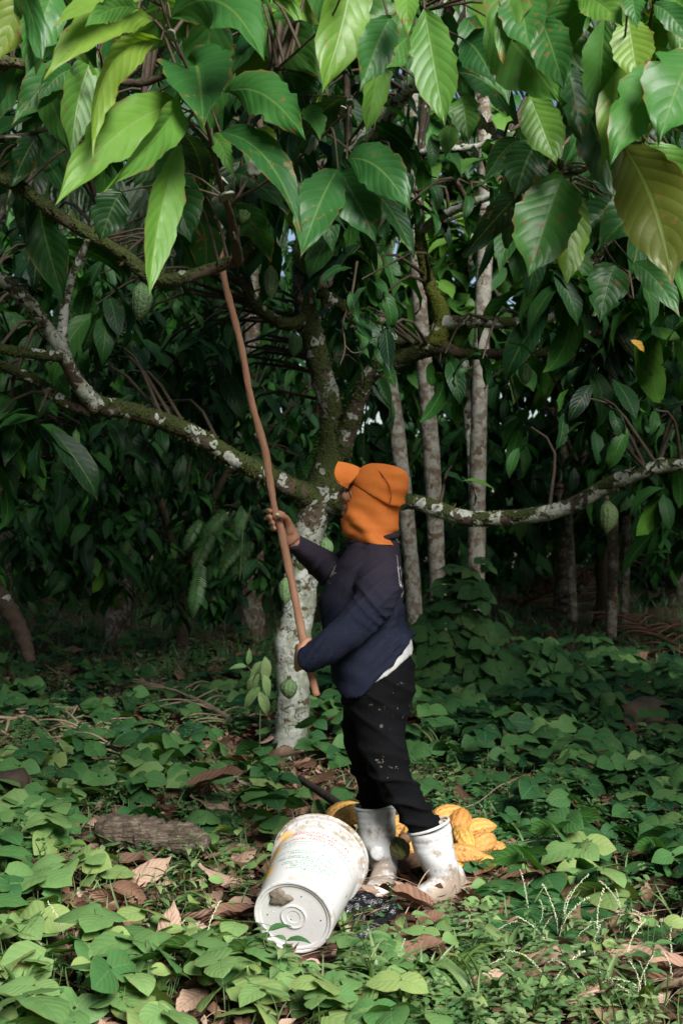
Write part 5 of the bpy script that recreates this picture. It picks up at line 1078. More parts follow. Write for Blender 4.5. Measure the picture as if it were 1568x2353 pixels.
for a in [((806, 1872, 5.50), .20, -.5, .45, 0, 'yellow pod with brown stalk end showing between bucket rim and far boot'),
          ((786, 1868, 5.75), .19, .6, .3, 2, 'yellow pod peeping over the bucket rim, left of the legs'),
          ((936, 1890, 5.62), .17, .2, .1, 1, 'pod at the top of the gap between the two boots', 0, None, .085),
          ((928, 1922, 5.50), .22, -.5, .1, 2, 'large orange pod slanting across the gap between the boots'),
          ((941, 1948, 5.46), .20, -.45, 0, 3, 'smooth orange pod in the middle of the gap between the boots', 1.),
          ((934, 1985, 5.40), .19, -.3, .05, 0, 'orange pod lowest on the left of the gap between the boots', .5),
          ((966, 2000, 5.33), .16, .9, .1, 1, 'small pod tucked against the shin of the front boot', 0, None, .08),
          ((1030, 1876, 5.70), .18, .5, .15, 2, 'pod peeping above the rim of the front boot', .4),
          ((1056, 1888, 5.66), .20, 1.35, .30, 3, 'pale orange pod pointing away from the viewer, right of the front boot', .9),
          ((1064, 1928, 5.50), .21, 1.75, .30, 0, 'longest deep-ribbed orange pod leaning at the right of the front boot', 0, None, .098),
          ((1098, 1908, 5.66), .17, .4, .15, 1, 'round-ended pod at the upper right of the heap, under the fern', 1.2),
          ((1062, 1966, 5.40), .17, -.25, .05, 2, 'pale pod lying flat at mid-height right of the front boot', .3),
          ((1108, 1938, 5.55), .18, .9, .1, 3, 'pod at the right edge of the heap with fern leaflets across it'),
          ((1096, 1984, 5.44), .18, .35, .0, 0, 'orange pod low in the heap, just right of the front boot', 1.1),
          ((1134, 1958, 5.60), .17, -.9, 0, 1, 'outermost pod at the lower right of the heap', .5),
          ((1045, 1990, 5.4), .17, .3, 0, 2, 'pod mostly hidden behind the ankle of the front boot'),
          ((902, 1960, 5.42), .19, 1.2, .1, 3, 'pod behind the far boot, only its side showing'),
          ((955, 1905, 5.50), .19, 1.0, .2, 0, 'pod behind the trouser leg at the top of the heap')]: ripe(*a)
# half-rotten green-brown pod between the boots
M['pod_rot'] = mat_pod('rotting_pod_skin', (.10, .11, .03), (.16, .14, .04), (.05, .05, .02), (.05, .03, .015), .8)
o = ripe((912, 1950, 5.20), .15, -1.2, -.1, 1, 'mottled green-brown warty pod end-on between the boots', 0, None, .085); o.data = o.data.copy(); o.data.materials[0] = M['pod_rot']

# ------------------------------------------------------------------ dead wood, stone
def log(label, name, rows, mat, lich, moss, seed, bump=.12):
    c = np.mean([P(*r[:3]) for r in rows], 0); mb = MB(); pxtube(mb, rows, n=50, seg=18, bump=bump, a=lich, b=moss, seed=seed); o = mb.build(name, mat); tag(o, label, 'dead wood'); return o
N = NT('rotten_wood'); ob = N.pos(); n = N.noise(N.n('Mapping', {0: ob, 3: (6., 25., 40.)}).outputs[0], 1.5, 5, .7); c = N.ramp(n, [(.3, (.03, .022, .016)), (.5, (.10, .075, .055)), (.68, (.24, .195, .15))]); M['rotten'] = N.done(N.bsdf(c, .85, .2, N.bump(n, 1.0, .03)))
log('short rotten grey-brown log lying in the litter left of the bucket', 'log', [(236, 1902, 5.78, 58), (262, 1908, 5.75, 78), (300, 1915, 5.72, 74), (330, 1914, 5.71, 84), (380, 1922, 5.68, 70), (420, 1926, 5.66, 78), (452, 1932, 5.65, 62), (470, 1938, 5.62, 40)], M['rotten'], .2, .2, 3, .14)
log('thin blackened branch lying in the leaves behind the bucket', 'fallen_branch', [(690, 1790, 6.9, 16), (740, 1822, 6.6, 20), (785, 1852, 6.3, 20), (830, 1878, 6.1, 14)], M['bark_dark'], -.6, .1, 4, .05)
log('dark log end at the left edge behind the creepers', 'log', [(-60, 1800, 6.7, 60), (0, 1805, 6.6, 66), (60, 1790, 6.6, 56)], M['bark_dark'], -.6, .2, 5, .04)
log('mottled leaning stump at the left edge in the grass', 'stump', [(70, 1520, 9.6, 26), (52, 1460, 9.6, 36), (20, 1400, 9.6, 44), (-30, 1330, 9.6, 48)], M['bark'], .15, .4, 6)
def stone():
    mb = MB(); c = P(1482, 1612, 9.3); bm = bmesh.new(); bmesh.ops.create_icosphere(bm, subdivisions=4, radius=1); V = np.array([v.co[:] for v in bm.verts]); T = np.array([[v.index for v in f.verts] for f in bm.faces]); bm.free()
    q = 1+.12*np.sin(3*V[:, 0]+1)*np.sin(2.5*V[:, 1])+.05*np.sin(8*V[:, 2]+5*V[:, 0]); mb.add(V*q[:, None]*np.array([.20, .2, .12])+np.array([c[0], c[1], .06]), None, T)
    N = NT('mossy_stone'); ob = N.pos(); n = N.noise(ob, 12., 5); o = mb.build('boulder', N.done(N.bsdf(N.mix(n, (.07, .05, .035), (.18, .13, .095)), .9, .2, N.bump(n, .7, .03)))); tag(o, 'rounded brown boulder half sunk in the creepers at right', 'stone')
stone()
# dry palm fronds fallen on the ground
M['deadred'] = mat_twig('dead_frond', (.05, .025, .015), (.16, .085, .05), 25.)
def dry_frond(label, a, b, n, L, seed, spread=.5, w=.010, mat='straw'):
    A, B = np.array(a), np.array(b); rg = np.random.default_rng(seed); root = empty('fallen_frond', (*A[:2], 0)); tag(root, label, 'dry frond', 'dry palm fronds fallen on the ground'); inv = (-A[0], -A[1], 0)
    mb = MB(); t = np.linspace(0, 1, 9); c = A+(B-A)*t[:, None]; c[:, 2] += .05*np.sin(np.pi*t); tube(mb, np.c_[c, .022*(1-.7*t)], n=30, seg=8, a=.5, bump=.1); mb.build('rachis', M[mat], root).location = inv
    mb = MB(); s = spline(c, n); d = nrm(B-A); side = nrm(np.cross(d, [0, 0, 1]))
    for i in range(n):
        sd = 1 if i % 2 else -1; e = nrm(d*.55+side*sd*rg.uniform(.3, 1.0)+np.array([0, 0, rg.uniform(-.05, spread)])); l = L*rg.uniform(.6, 1.1); p0 = s[i]; p1 = p0+e*l*.5; p2 = p0+e*l+np.array([rg.normal(0, .06), rg.normal(0, .06), -.20*l]); p2[2] = max(p2[2], .02)
        tube(mb, [[*p0, w*.5], [*p1, w*.6], [*p2, .0015]], n=8, seg=4, cap=False)
    mb.build('leaflets', M[mat], root).location = inv
def G(px, py, h=.03):
    d = CAMZ*F/(py-1176); x = (px-784)*d/F; return [x, d, h+float(gz(x, d))]
dry_frond('bleached dry frond fanning over the creepers left of the trunk', G(560, 1690), G(330, 1600, .08), 26, .5, 1, .2)
dry_frond('dry frond lying in the weeds at mid left, stems arching', G(330, 1790), G(140, 1690, .08), 26, .42, 2, .35)
dry_frond('reddish dry frond base lying at the left edge', G(250, 1640, .05), G(-60, 1725, .08), 16, .5, 3, .1, .02)
dry_frond('dry stems lying in the dark behind the pole end', G(720, 1560, .05), G(900, 1600, .10), 20, .6, 4, .1, .014)
dry_frond('brown dead frond heap in the dark behind the leafy mound', G(1180, 1400, .1), G(1340, 1420, .5), 40, .7, 5, .9, .03, 'deadred')
dry_frond('dead reddish frond at the right edge above the boulder', G(1620, 1560, .10), G(1430, 1480, .30), 26, .6, 6, .15, .02, 'deadred')
dry_frond('dead frond slumped against the thin trunks at right', G(1300, 1440, .1), G(1420, 1395, .9), 24, .6, 7, .1, .03, 'deadred')
# orange fruit and yellow leaf caught in the branches
o = bpy.data.objects.new('cacao_pod', PODS_Y[1].copy()); o.data.materials[0] = M['pod_orange']; COL.objects.link(o); c = P(374, 520, 8.6); o.location = c; o.rotation_euler = (math.pi, 0, 0); o.scale = (.10/.5, .10/.5, .16); tag(o, 'orange ripe pod hanging in the dark behind the long bright leaf', 'cacao pod')
mb = MB(); T_BIG = leaf_tpl(CACAO, 14, 6, w=.42, droop=.9, fold=.35, wave=.15, seed=3); scatter(mb, [T_BIG], [P(1446, 782, 6.6)], [[.8, 0, -.35]], [[0, -.8, .5]], .10, 1.0); 
M['leaf_yellow'] = mat_leaf('yellow_leaf', [(0, (.5, .28, .03)), (1, (.6, .34, .04))], vein=(.5, .36, .1), trans=.3, rough=.5, spots=.2, nv=9)
tag(mb.build('fallen_leaf', M['leaf_yellow']), 'small yellow dead leaf caught among the right-hand branches', 'leaf')
# ------------------------------------------------------------------ litter
T_DRY = [leaf_tpl(CACAO, 10, 6, w=.36, droop=-.5+.35*k, fold=.25+.12*(k % 3), wave=.2, seed=60+k, twist=.6*((k % 3)-1), cup=-.35 if k % 2 else .4) for k in range(6)]
T_FRAG = [leaf_tpl(OVATE, 3, 2, w=.6, droop=.8*k-.8, fold=.3, wave=.2, seed=70+k) for k in range(4)]
def clear_of(x, y, py=None):
    """False where a thing stands: bucket, boots, trunk"""
    ok = ~((x > -.30) & (x < .13) & (y > 4.36) & (y < 4.95)); ok &= ~((x > -.30) & (x < .02) & (y > 4.08) & (y < 4.4)); ok &= ~((x > .17) & (x < .46) & (y > 4.66) & (y < 5.25)); ok &= ~(((x-.15)**2+(y-5.2)**2) < .12**2); ok &= ~(((x+.29)**2+(y-8.1)**2) < .13**2)
    return ok
def pts_in(n, x0, x1, y0, y1, rg): return rg.uniform(x0, x1, n), rg.uniform(y0, y1, n)
def tone_px(x, y): return 784+x*F/y, 1176+CAMZ*F/y
rg = np.random.default_rng(101)
x, y = pts_in(16000, -2.6, 2.6, 3.4, 9.5, rg); n = len(x); mb = MB()
d = rdir(n, -.25, .25, rg); nz = np.array([0, 0, 1.])+rdir(n, rng=rg)*.55
scatter(mb, T_FRAG, np.stack([x, y, gz(x, y)+rg.uniform(.003, .03, n)], 1), d, nz, rg.uniform(.025, .085, n), np.clip(rg.normal(.5, .24, n), 0, 1), which=rg.integers(0, 4, n))
x, y = pts_in(1500, -3.5, 3.5, 4, 14, rg); n = len(x)
scatter(mb, T_DRY, np.stack([x, y, gz(x, y)+rg.uniform(.01, .04, n)], 1), rdir(n, -.15, .15, rg), np.array([0, 0, 1.])+rdir(n, rng=rg)*.45, rg.uniform(.16, .28, n), np.clip(rg.normal(.45, .22, n), 0, 1), which=rg.integers(0, 6, n))
for _ in range(420):
    a = rg.uniform([-1.6, 3.7, 0], [1.6, 6.6, 0]); az = rg.uniform(0, 6.28); l = rg.uniform(.06, .3); z = gz(a[0], a[1])+rg.uniform(.01, .04); tube(mb, [[a[0], a[1], z, .0015], [a[0]+l*.5*math.cos(az), a[1]+l*.5*math.sin(az), z+.02, .0014], [a[0]+l*math.cos(az+.3), a[1]+l*math.sin(az+.3), z, .001]], n=5, seg=4, cap=False, a=.75)
tag(mb.build('leaf_litter', M['leaf_dry']), kind='stuff', label='carpet of brown leaf fragments covering the soil', cat='leaf litter')
# single large dry leaves
DRY_ME = []
for k, (V, Q, uv) in enumerate(T_DRY):
    for r in (.35, .6, .85):
        m_ = MB(); m_.add(V, Q, None, uv, r, 0); DRY_ME.append(m_.mesh('fallen_leaf', M['leaf_dry']))
def dry_leaf(px, py, L, az, k, label, tilt=0., group='large dry leaves on the ground', h=.035):
    g = G(px, py, h); o = bpy.data.objects.new('fallen_leaf', DRY_ME[k % 18]); COL.objects.link(o); o.scale = (L, L, L)
    o.location = g; o.rotation_euler = (tilt*.55, 0, az-math.pi/2) ; o.rotation_euler.rotate_axis('Y', .5*math.sin(k*2.3)); tag(o, label, 'dry leaf', group); return o
for a in [(540, 1745, .34, .3, 2, 'broad tan dead leaf at the foot of the whitish trunk, left side', .3), (600, 1775, .30, -.5, 5, 'curled dead leaf in front of the whitish trunk', .4), (650, 1800, .34, 2.8, 1, 'dark brown dead leaf right below the whitish trunk', .2), (700, 1760, .30, .1, 8, 'reddish dead leaf tucked behind the whitish trunk base', .2),
          (870, 2052, .30, .35, 3, 'long reddish dead leaf wedged under the toe of the far boot', .25), (1000, 2140, .27, 2.4, 4, 'tan dead leaf just below the toe of the front boot', .1), (1090, 2110, .30, .2, 0, 'brown dead leaf at the heel of the front boot', .2), (1190, 2130, .24, 1.9, 7, 'rust-coloured dead leaf among the ferns right of the front boot', .2),
          (1120, 2265, .34, .25, 5, 'large ribbed tan dead leaf lying flat at lower centre right', .1), (1210, 2200, .24, -.6, 8, 'pale dead leaf edge beside the seed spikes', .3), (1180, 1870, .26, 1.1, 3, 'upright orange-brown dead leaf beside the fern at right', .9), (1375, 1905, .26, 1.9, 6, 'broad rust dead leaf standing among creepers at right', .8),
          (1060, 2330, .30, .8, 11, 'bleached dead leaf at the bottom edge, centre', .2), (890, 2330, .26, 2.0, 14, 'bleached dead leaf under grass at the bottom edge', .3), (350, 2230, .24, 1.2, 2, 'tan dead leaf curling up between creeper leaves at lower left', .8), (280, 2265, .26, 1.9, 5, 'folded brown dead leaf upright at lower left', .9), (160, 2220, .24, .4, 8, 'greyish dead leaf under creepers at lower left', .4),
          (20, 1880, .26, 1.3, 0, 'dark brown dead leaf hanging in creepers at the left edge', .8), (470, 1975, .24, .1, 5, 'tan dead leaf in the bare litter left of the bucket', .15), (560, 2060, .20, 2.6, 2, 'small dead leaf close to the left side of the bucket', .2), (430, 1900, .28, .0, 3, 'red-brown dead leaf lying over the rotten log', .3, 'large dry leaves on the ground', .17), (1290, 1990, .24, .9, 8, 'pinkish dead leaf half under creepers right of the pods', .3),
          (1300, 1725, .2, .2, 10, 'small yellowish dead leaf on the creepers at right', .2)]: dry_leaf(*a)
rgd = np.random.default_rng(12)
for i in range(150):
    px, py = (rgd.uniform(0, 620), rgd.uniform(1850, 2345)) if i % 2 else (rgd.uniform(820, 1560), rgd.uniform(1960, 2345))
    g = G(px, py)
    if not clear_of(np.array(g[0]), np.array(g[1])): continue
    dry_leaf(px, py, rgd.uniform(.13, .24), rgd.uniform(0, 6.28), int(rgd.integers(0, 18)), 'brown dry leaf half buried among other litter and creepers in the foreground', rgd.uniform(-.1, .5), 'dry leaves half hidden in the litter')

# ------------------------------------------------------------------ creepers with heart-shaped leaves
T_VINE = [leaf_tpl(HEART, 9, 6, w=.92, droop=.35+.2*k, fold=.10+.06*(k % 2), wave=.035, heart=.16, seed=80+k, cup=.12, a0=.15) for k in range(4)]
T_VINE_LO = [leaf_tpl(HEART, 5, 4, w=.92, droop=.4+.3*k, fold=.15, wave=.03, heart=.15, seed=90+k, cup=.1, a0=.15) for k in range(3)]
def sprig_mesh(seed, nleaf, tpl, L, tones, stemr=.0018, hgt=.14):
    """a creeper sprig: stems with leaflets in threes or singly"""
    rg = np.random.default_rng(seed); lm = MB(); sm = MB()
    for k in range(nleaf):
        az = rg.uniform(0, 6.283); h = hgt*rg.uniform(.45, 1.25); r = rg.uniform(.02, .09)
        b = np.array([r*.4*math.cos(az), r*.4*math.sin(az), -.01]); t = np.array([r*math.cos(az+.4), r*math.sin(az+.4), h])
        tube(sm, [[*b, stemr], [*((b+t)/2+np.array([.01, .01, 0])), stemr*.9], [*t, stemr*.7]], n=6, seg=5, cap=False)
        face = np.array([rg.normal(0, .5), -.8+rg.normal(0, .45), 1.0]); tone = float(np.clip(rg.normal(tones, .15), 0, 1)); n3 = 3 if rg.random() < .75 else 1
        az0 = rg.uniform(0, 6.283)
        for j in range(n3):
            a = az0+(0, 1.75, -1.75)[j]; d = np.array([math.cos(a), math.sin(a), -.12]); s = L*rg.uniform(.75, 1.15)*(1 if j == 0 else .9)
            p = t+np.array([math.cos(az0), math.sin(az0), 0])*(.018 if j == 0 else .0)+d*.006
            scatter(lm, tpl, [p], [d], [face], s, float(np.clip(tone+rg.normal(0, .03), 0, 1)))
    return lm.mesh('leaves', M['leaf_vine']), sm.mesh('stems', M['stem'])
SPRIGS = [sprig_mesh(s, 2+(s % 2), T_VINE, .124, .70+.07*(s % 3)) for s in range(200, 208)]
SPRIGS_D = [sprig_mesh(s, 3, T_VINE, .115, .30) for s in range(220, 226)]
def sprig(x, y, meshes, rz, s, label, group, z=0.0):
    root = empty('creeper', (x, y, float(gz(x, y))+z), rz); root.scale = (s, s, s); tag(root, label, 'creeper', group)
    for me, nm in zip(meshes, ('leaves', 'stems')):
        o = bpy.data.objects.new(nm, me); COL.objects.link(o); o.parent = root
rs = np.random.default_rng(33); cnt = 0
def put_sprigs(n, x0, x1, y0, y1, pool, label, group, mind=.07, gapf=None, smin=.85, smax=1.25):
    global cnt; P_ = []; tries = 0
    while len(P_) < n and tries < n*30:
        tries += 1; px, py = rs.uniform(x0, x1), rs.uniform(y0, y1); g = G(px, py); x, y = g[0], g[1]
        if not clear_of(np.array(x), np.array(y)): continue
        if gapf is not None and rs.random() < gapf(px, py): continue
        if any((x-a)**2+(y-b)**2 < mind**2 for a, b in P_): continue
        P_.append((x, y)); sprig(x, y, pool[int(rs.integers(0, len(pool)))], rs.uniform(0, 6.28), rs.uniform(smin, smax), label, group)
T_OVAL = [leaf_tpl(OVATE, 9, 6, w=.62, droop=.4+.2*k, fold=.2, wave=.05, seed=180+k, a0=.2) for k in range(3)]
SPRIGS_O = [sprig_mesh(s, 3, T_OVAL, .085, .84) for s in range(240, 244)]
gap_left = lambda px, py: np.clip(1.05-abs((px-500)/230.)**2-abs((py-2020)/190.)**2, 0, .98)*1.6
put_sprigs(42, -120, 610, 1960, 2450, SPRIGS, 'sunlit creeper with big heart-shaped leaves in the carpet left of and below the bucket', 'sunlit heart-leaved creepers left of the bucket', .075, gap_left)
put_sprigs(18, -60, 700, 1980, 2400, SPRIGS_O, 'pale oval-leaved seedling among the heart-leaved creepers at lower left', 'pale oval-leaved seedlings', .12, None, .7, 1.1)
put_sprigs(10, 860, 1500, 2090, 2380, SPRIGS_O, 'pale oval-leaved seedling in the weeds right of the front boot', 'pale oval-leaved seedlings at lower right', .12, None, .6, 1.0)
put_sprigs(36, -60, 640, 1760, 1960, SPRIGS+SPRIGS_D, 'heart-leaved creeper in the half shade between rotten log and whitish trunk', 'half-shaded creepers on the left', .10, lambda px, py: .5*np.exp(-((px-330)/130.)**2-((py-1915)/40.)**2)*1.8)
put_sprigs(22, 560, 1000, 2210, 2440, SPRIGS, 'small sunlit creeper in the grass in front of the bucket and boots', 'creepers in front of the bucket', .08, None, .6, .85)
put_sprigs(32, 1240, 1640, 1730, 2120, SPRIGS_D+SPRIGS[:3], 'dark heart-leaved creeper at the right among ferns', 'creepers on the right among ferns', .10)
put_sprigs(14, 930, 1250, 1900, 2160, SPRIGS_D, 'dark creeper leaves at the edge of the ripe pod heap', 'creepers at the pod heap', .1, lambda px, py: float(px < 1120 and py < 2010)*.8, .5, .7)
for i, (px, py) in enumerate([(262, 1962), (318, 1975), (395, 1978), (452, 1968), (478, 1935)]): g = G(px, py); sprig(g[0], g[1], SPRIGS[i], i*1.3, .8, 'creeper leaves poking up in front of the rotten log', 'creepers in front of the rotten log')
# creepers farther back: one carpet
rg = np.random.default_rng(55)
def carpet(n, x0, x1, y0, y1, L, tone, h0, h1, tpl, mb, st=None, dens=None, faceb=.4, tsd=.2):
    x, y = pts_in(n, x0, x1, y0, y1, rg)
    k = clear_of(x, y)
    if dens is not None: k &= rg.uniform(0, 1, n) < dens(x, y)
    x, y = x[k], y[k]; n = len(x); z = gz(x, y)+rg.uniform(h0, h1, n)
    az = rg.uniform(0, 6.283, n); tn = np.clip(rg.normal(tone, tsd, n), 0, 1)
    f = np.stack([rg.normal(0, .6, n), -faceb+rg.normal(0, .5, n), np.ones(n)], 1)
    for da in (0, 1.75, -1.75):
        d = np.stack([np.cos(az+da), np.sin(az+da), np.full(n, -.1)], 1); scatter(mb, tpl, np.stack([x, y, z], 1)+d*.008, d, f, L*rg.uniform(.75, 1.2, n), tn, which=rg.integers(0, len(tpl), n))
    return x, y, z
vm = MB()
def d_back(x, y): return np.clip(.55+.9*noise2(x, y, 1.4, 2.), .05, 1)
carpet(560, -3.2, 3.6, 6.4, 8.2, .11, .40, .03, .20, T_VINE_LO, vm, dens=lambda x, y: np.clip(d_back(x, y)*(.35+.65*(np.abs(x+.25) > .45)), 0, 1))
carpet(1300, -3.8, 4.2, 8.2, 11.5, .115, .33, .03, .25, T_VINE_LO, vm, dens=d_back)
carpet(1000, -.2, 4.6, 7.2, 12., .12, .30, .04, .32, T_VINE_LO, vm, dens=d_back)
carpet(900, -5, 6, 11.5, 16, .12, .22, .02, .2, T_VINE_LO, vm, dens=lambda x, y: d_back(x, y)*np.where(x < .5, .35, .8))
carpet(260, -2.4, -1.15, 4.0, 6.4, .10, .5, .03, .16, T_VINE_LO, vm); carpet(260, 1.2, 2.6, 4.2, 6.6, .10, .35, .03, .18, T_VINE_LO, vm)
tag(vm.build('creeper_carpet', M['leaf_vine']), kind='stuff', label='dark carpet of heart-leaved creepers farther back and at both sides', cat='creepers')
# leafy mound at right of the person
def mound():
    c = P(1052, 1500, 9.8); root = empty('shrub', (c[0], c[1], 0)); tag(root, 'waist-high mound of dark heart-leaved vine right behind the harvester\'s back', 'shrub')
    r = np.random.default_rng(17); n = 420; d = rdir(n, -.05, 1, r); d[:, 1] = -np.abs(d[:, 1])*1.0*(r.uniform(0, 1, n) < .8)+d[:, 1]*(0)
    hgt = .86*(1+.15*np.sin(5*d[:, 0])); s = np.stack([d[:, 0]*.50+d[:, 2]*.0, d[:, 1]*.38, np.maximum(d[:, 2], 0)*hgt], 1)*r.uniform(.82, 1.05, (n, 1)); s[:, 0] += (.75-s[:, 2])*.22*np.sign(s[:, 0]+.05); lob = r.uniform(0, 1, n) < .38; s[lob] = s[lob]*np.array([1.0, 1, .58])+np.array([.42, -.12, 0]); s[:, 2] *= 1+.22*np.sin(7*s[:, 0]+2); s += r.normal(0, .035, s.shape)*np.array([1, 1, .8]); s[:, 2] = np.maximum(s[:, 2], .02)
    nor = nrm(s*np.array([1.5, 1.5, .5]))+np.array([0, -.35, .5]); lm = MB(); az = r.uniform(0, 6.283, n); tn = np.clip(r.normal(.46, .14, n), 0, 1)
    t1 = nrm(np.cross(nor, np.array([1, .2, 0]))); t2 = nrm(np.cross(nor, t1)); L = .105*r.uniform(.75, 1.3, n)
    for da in (0, 1.75, -1.75):
        dr = -t1*0+np.stack([np.cos(az+da)]*3, 1)*t1+np.stack([np.sin(az+da)]*3, 1)*t2+np.array([0, 0, -.25]); scatter(lm, T_VINE, s+dr*.008, dr, nor+rdir(n, rng=r)*.25, L, tn)
    lm.build('leaves', M['leaf_vine'], root); sm = MB()
    for i in range(0, n, 3): tube(sm, [[s[i, 0]*.2, s[i, 1]*.2, 0, .004], [s[i, 0]*.7, s[i, 1]*.6, s[i, 2]*.55, .003], [*s[i], .0015]], n=6, seg=4, cap=False)
    sm.build('stems', M['stem'], root)
mound()
# ------------------------------------------------------------------ low small-leaved weeds
T_WEED = [leaf_tpl(OVATE, 4, 2, w=.5, droop=.4*k+.2, fold=.25, seed=110+k) for k in range(3)]
wm = MB(); sm = MB()
def weeds(n, x0, x1, y0, y1, h, L, tone, dens=None, lv=7):
    x, y = pts_in(n, x0, x1, y0, y1, rg); k = clear_of(x, y)
    if dens is not None: k &= rg.uniform(0, 1, n) < dens(x, y)
    x, y = x[k], y[k]; n = len(x)
    lean = rg.normal(0, .35, (n, 2)); hh = h*rg.uniform(.4, 1.3, n); tn = np.clip(rg.normal(tone, .14, n), 0, 1)
    for j in range(lv):
        t = (j+1)/lv; p = np.stack([x+lean[:, 0]*hh*t, y+lean[:, 1]*hh*t, gz(x, y)+hh*t], 1); az = rg.uniform(0, 6.283, n)
        for q in (0, math.pi):
            d = np.stack([np.cos(az+q), np.sin(az+q), rg.uniform(-.1, .6, n)], 1); scatter(wm, T_WEED, p, d, np.array([0, -.3, 1.])+rdir(n, rng=rg)*.4, L*rg.uniform(.6, 1.2, n)*(1.1-.5*t), np.clip(tn+rg.normal(0, .06, n), 0, 1), which=rg.integers(0, 3, n))
def d_clump(x, y): return np.clip(.5+1.1*noise2(x, y, 2.1, 5.), 0, 1)
weeds(430, .35, 1.6, 3.7, 4.75, .12, .050, .86, d_clump); weeds(330, -.35, .6, 3.7, 4.4, .10, .052, .80, d_clump); weeds(360, .15, 1.7, 4.7, 6.8, .10, .045, .5, d_clump); weeds(500, -1.7, -.3, 3.8, 7.6, .10, .045, .6, d_clump)
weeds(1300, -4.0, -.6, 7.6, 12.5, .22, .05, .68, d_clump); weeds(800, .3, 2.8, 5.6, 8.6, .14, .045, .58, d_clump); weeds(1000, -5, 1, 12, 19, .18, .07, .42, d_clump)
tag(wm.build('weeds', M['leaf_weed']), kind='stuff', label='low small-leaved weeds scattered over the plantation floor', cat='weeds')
# grass far back
gm = MB(); T_BLADE = [leaf_tpl(BLADE, 5, 2, w=.05, droop=.5+.5*k, fold=.3, a0=.2, seed=120+k) for k in range(4)]
n = 9000; x, y = pts_in(n, -6, 6, 11, 24, rg); scatter(gm, T_BLADE, np.stack([x, y, gz(x, y)], 1), np.stack([rg.normal(0, .4, n), rg.normal(0, .4, n), np.ones(n)], 1), rdir(n, rng=rg)+np.array([0, -.6, 0]), rg.uniform(.10, .28, n), np.clip(rg.normal(.3, .2, n), 0, 1), which=rg.integers(0, 4, n))
n = 1500; x, y = pts_in(n, -1.7, 1.7, 3.7, 8, rg); k = clear_of(x, y); x, y = x[k], y[k]; n = len(x); scatter(gm, T_BLADE, np.stack([x, y, gz(x, y)], 1), np.stack([rg.normal(0, .6, n), rg.normal(0, .6, n), np.ones(n)], 1), rdir(n, rng=rg)+np.array([0, -.6, 0]), rg.uniform(.06, .18, n), np.clip(rg.normal(.6, .2, n), 0, 1), which=rg.integers(0, 4, n))
tag(gm.build('grass', M['grass']), kind='stuff', label='short thin grass between the weeds and on the shaded strip behind', cat='grass')
# grass tufts near the camera
T_BLW = [leaf_tpl(BLADE, 12, 4, w=.09+.02*k, droop=.7+.4*k, fold=.35, a0=.1, seed=130+k, twist=.6*(k-1)) for k in range(4)]
def tuft(px, py, n, L, label, seed, spread=.02):
    g = G(px, py, 0); root = empty('grass_tuft', g); tag(root, label, 'grass', 'broad-bladed grass tufts near the bucket'); r = np.random.default_rng(seed); mb = MB()
    az = r.uniform(0, 6.283, n); ti = np.abs(r.normal(.35, .25, n)); d = np.stack([np.cos(az)*ti, np.sin(az)*ti, np.ones(n)], 1); scatter(mb, T_BLW, rdir(n, -.1, .1, r)*spread, d, np.stack([np.cos(az), np.sin(az), .2*np.ones(n)], 1)*-1.0+0, L*r.uniform(.6, 1.1, n), np.clip(r.normal(.80, .15, n), 0, 1), which=r.integers(0, 4, n)); mb.build('blades', M['grass'], root)
    return root
for i, a in enumerate([(735, 2190, 12, .20, 'broad-bladed grass tuft sprouting across the bottom of the bucket'), (800, 2160, 7, .17, 'grass tuft rising right against the bucket wall'), (850, 2310, 16, .22, 'grass tuft at the bottom edge below the bucket'), (965, 2290, 12, .20, 'grass tuft below the front boot with upright blades'), (1105, 2320, 16, .22, 'grass tuft at lower centre right beside the ribbed dead leaf'), (1230, 2340, 14, .2, 'grass tuft at the bottom edge right of centre'), (590, 2300, 12, .18, 'grass tuft at the bottom edge left of the bucket'),
                       (340, 2330, 12, .2, 'grass tuft at the bottom edge among the creepers'), (1010, 1740, 16, .26, 'grass tuft behind the trouser legs on the right'), (1140, 2090, 9, .15, 'thin grass tuft behind the front boot heel'), (60, 2330, 12, .2, 'grass tuft in the lower left corner'), (1370, 2330, 16, .2, 'grass tuft under the seed spikes at lower right'), (1160, 2240, 10, .22, 'pale grass tuft leaning over the ribbed dead leaf'), (1040, 2260, 10, .2, 'pale grass tuft between boot and ribbed dead leaf'), (1480, 2320, 12, .2, 'grass tuft in the lower right corner'), (930, 2345, 12, .2, 'grass tuft cut by the bottom edge near the middle')]): tuft(*a, seed=i)
# ------------------------------------------------------------------ feathery ferns
T_PIN = leaf_tpl(BLADE, 4, 2, w=.13, droop=.25, fold=.2, seed=140)
def fern_frond(mb, base, d, L, droop, n=22, wl=.30, tone=.5, r=None, up=(0, 0, 1.)):
    t = np.linspace(0, 1, 16); d = nrm(np.array(d, float)); c = np.array(base)+d*L*t[:, None]; c[:, 2] -= droop*L*t**2
    s = spline(c, n+4)[3:-1]; tan = nrm(np.gradient(s, axis=0)); sd = nrm(np.cross(tan, np.array(up))); k = np.linspace(.12, 1, n); ln = L*wl*np.sin(np.pi*np.clip(k*.86+.12, 0, 1))**.8
    for q in (1, -1): scatter(mb, [T_PIN], s, sd*q+tan*.35+np.array([0, 0, -.12]), np.cross(sd, tan)+r.normal(0, .15, (n, 3)), ln*r.uniform(.9, 1.1, n), np.clip(tone+r.normal(0, .07, n), 0, 1), which=np.zeros(n, int))
    return c
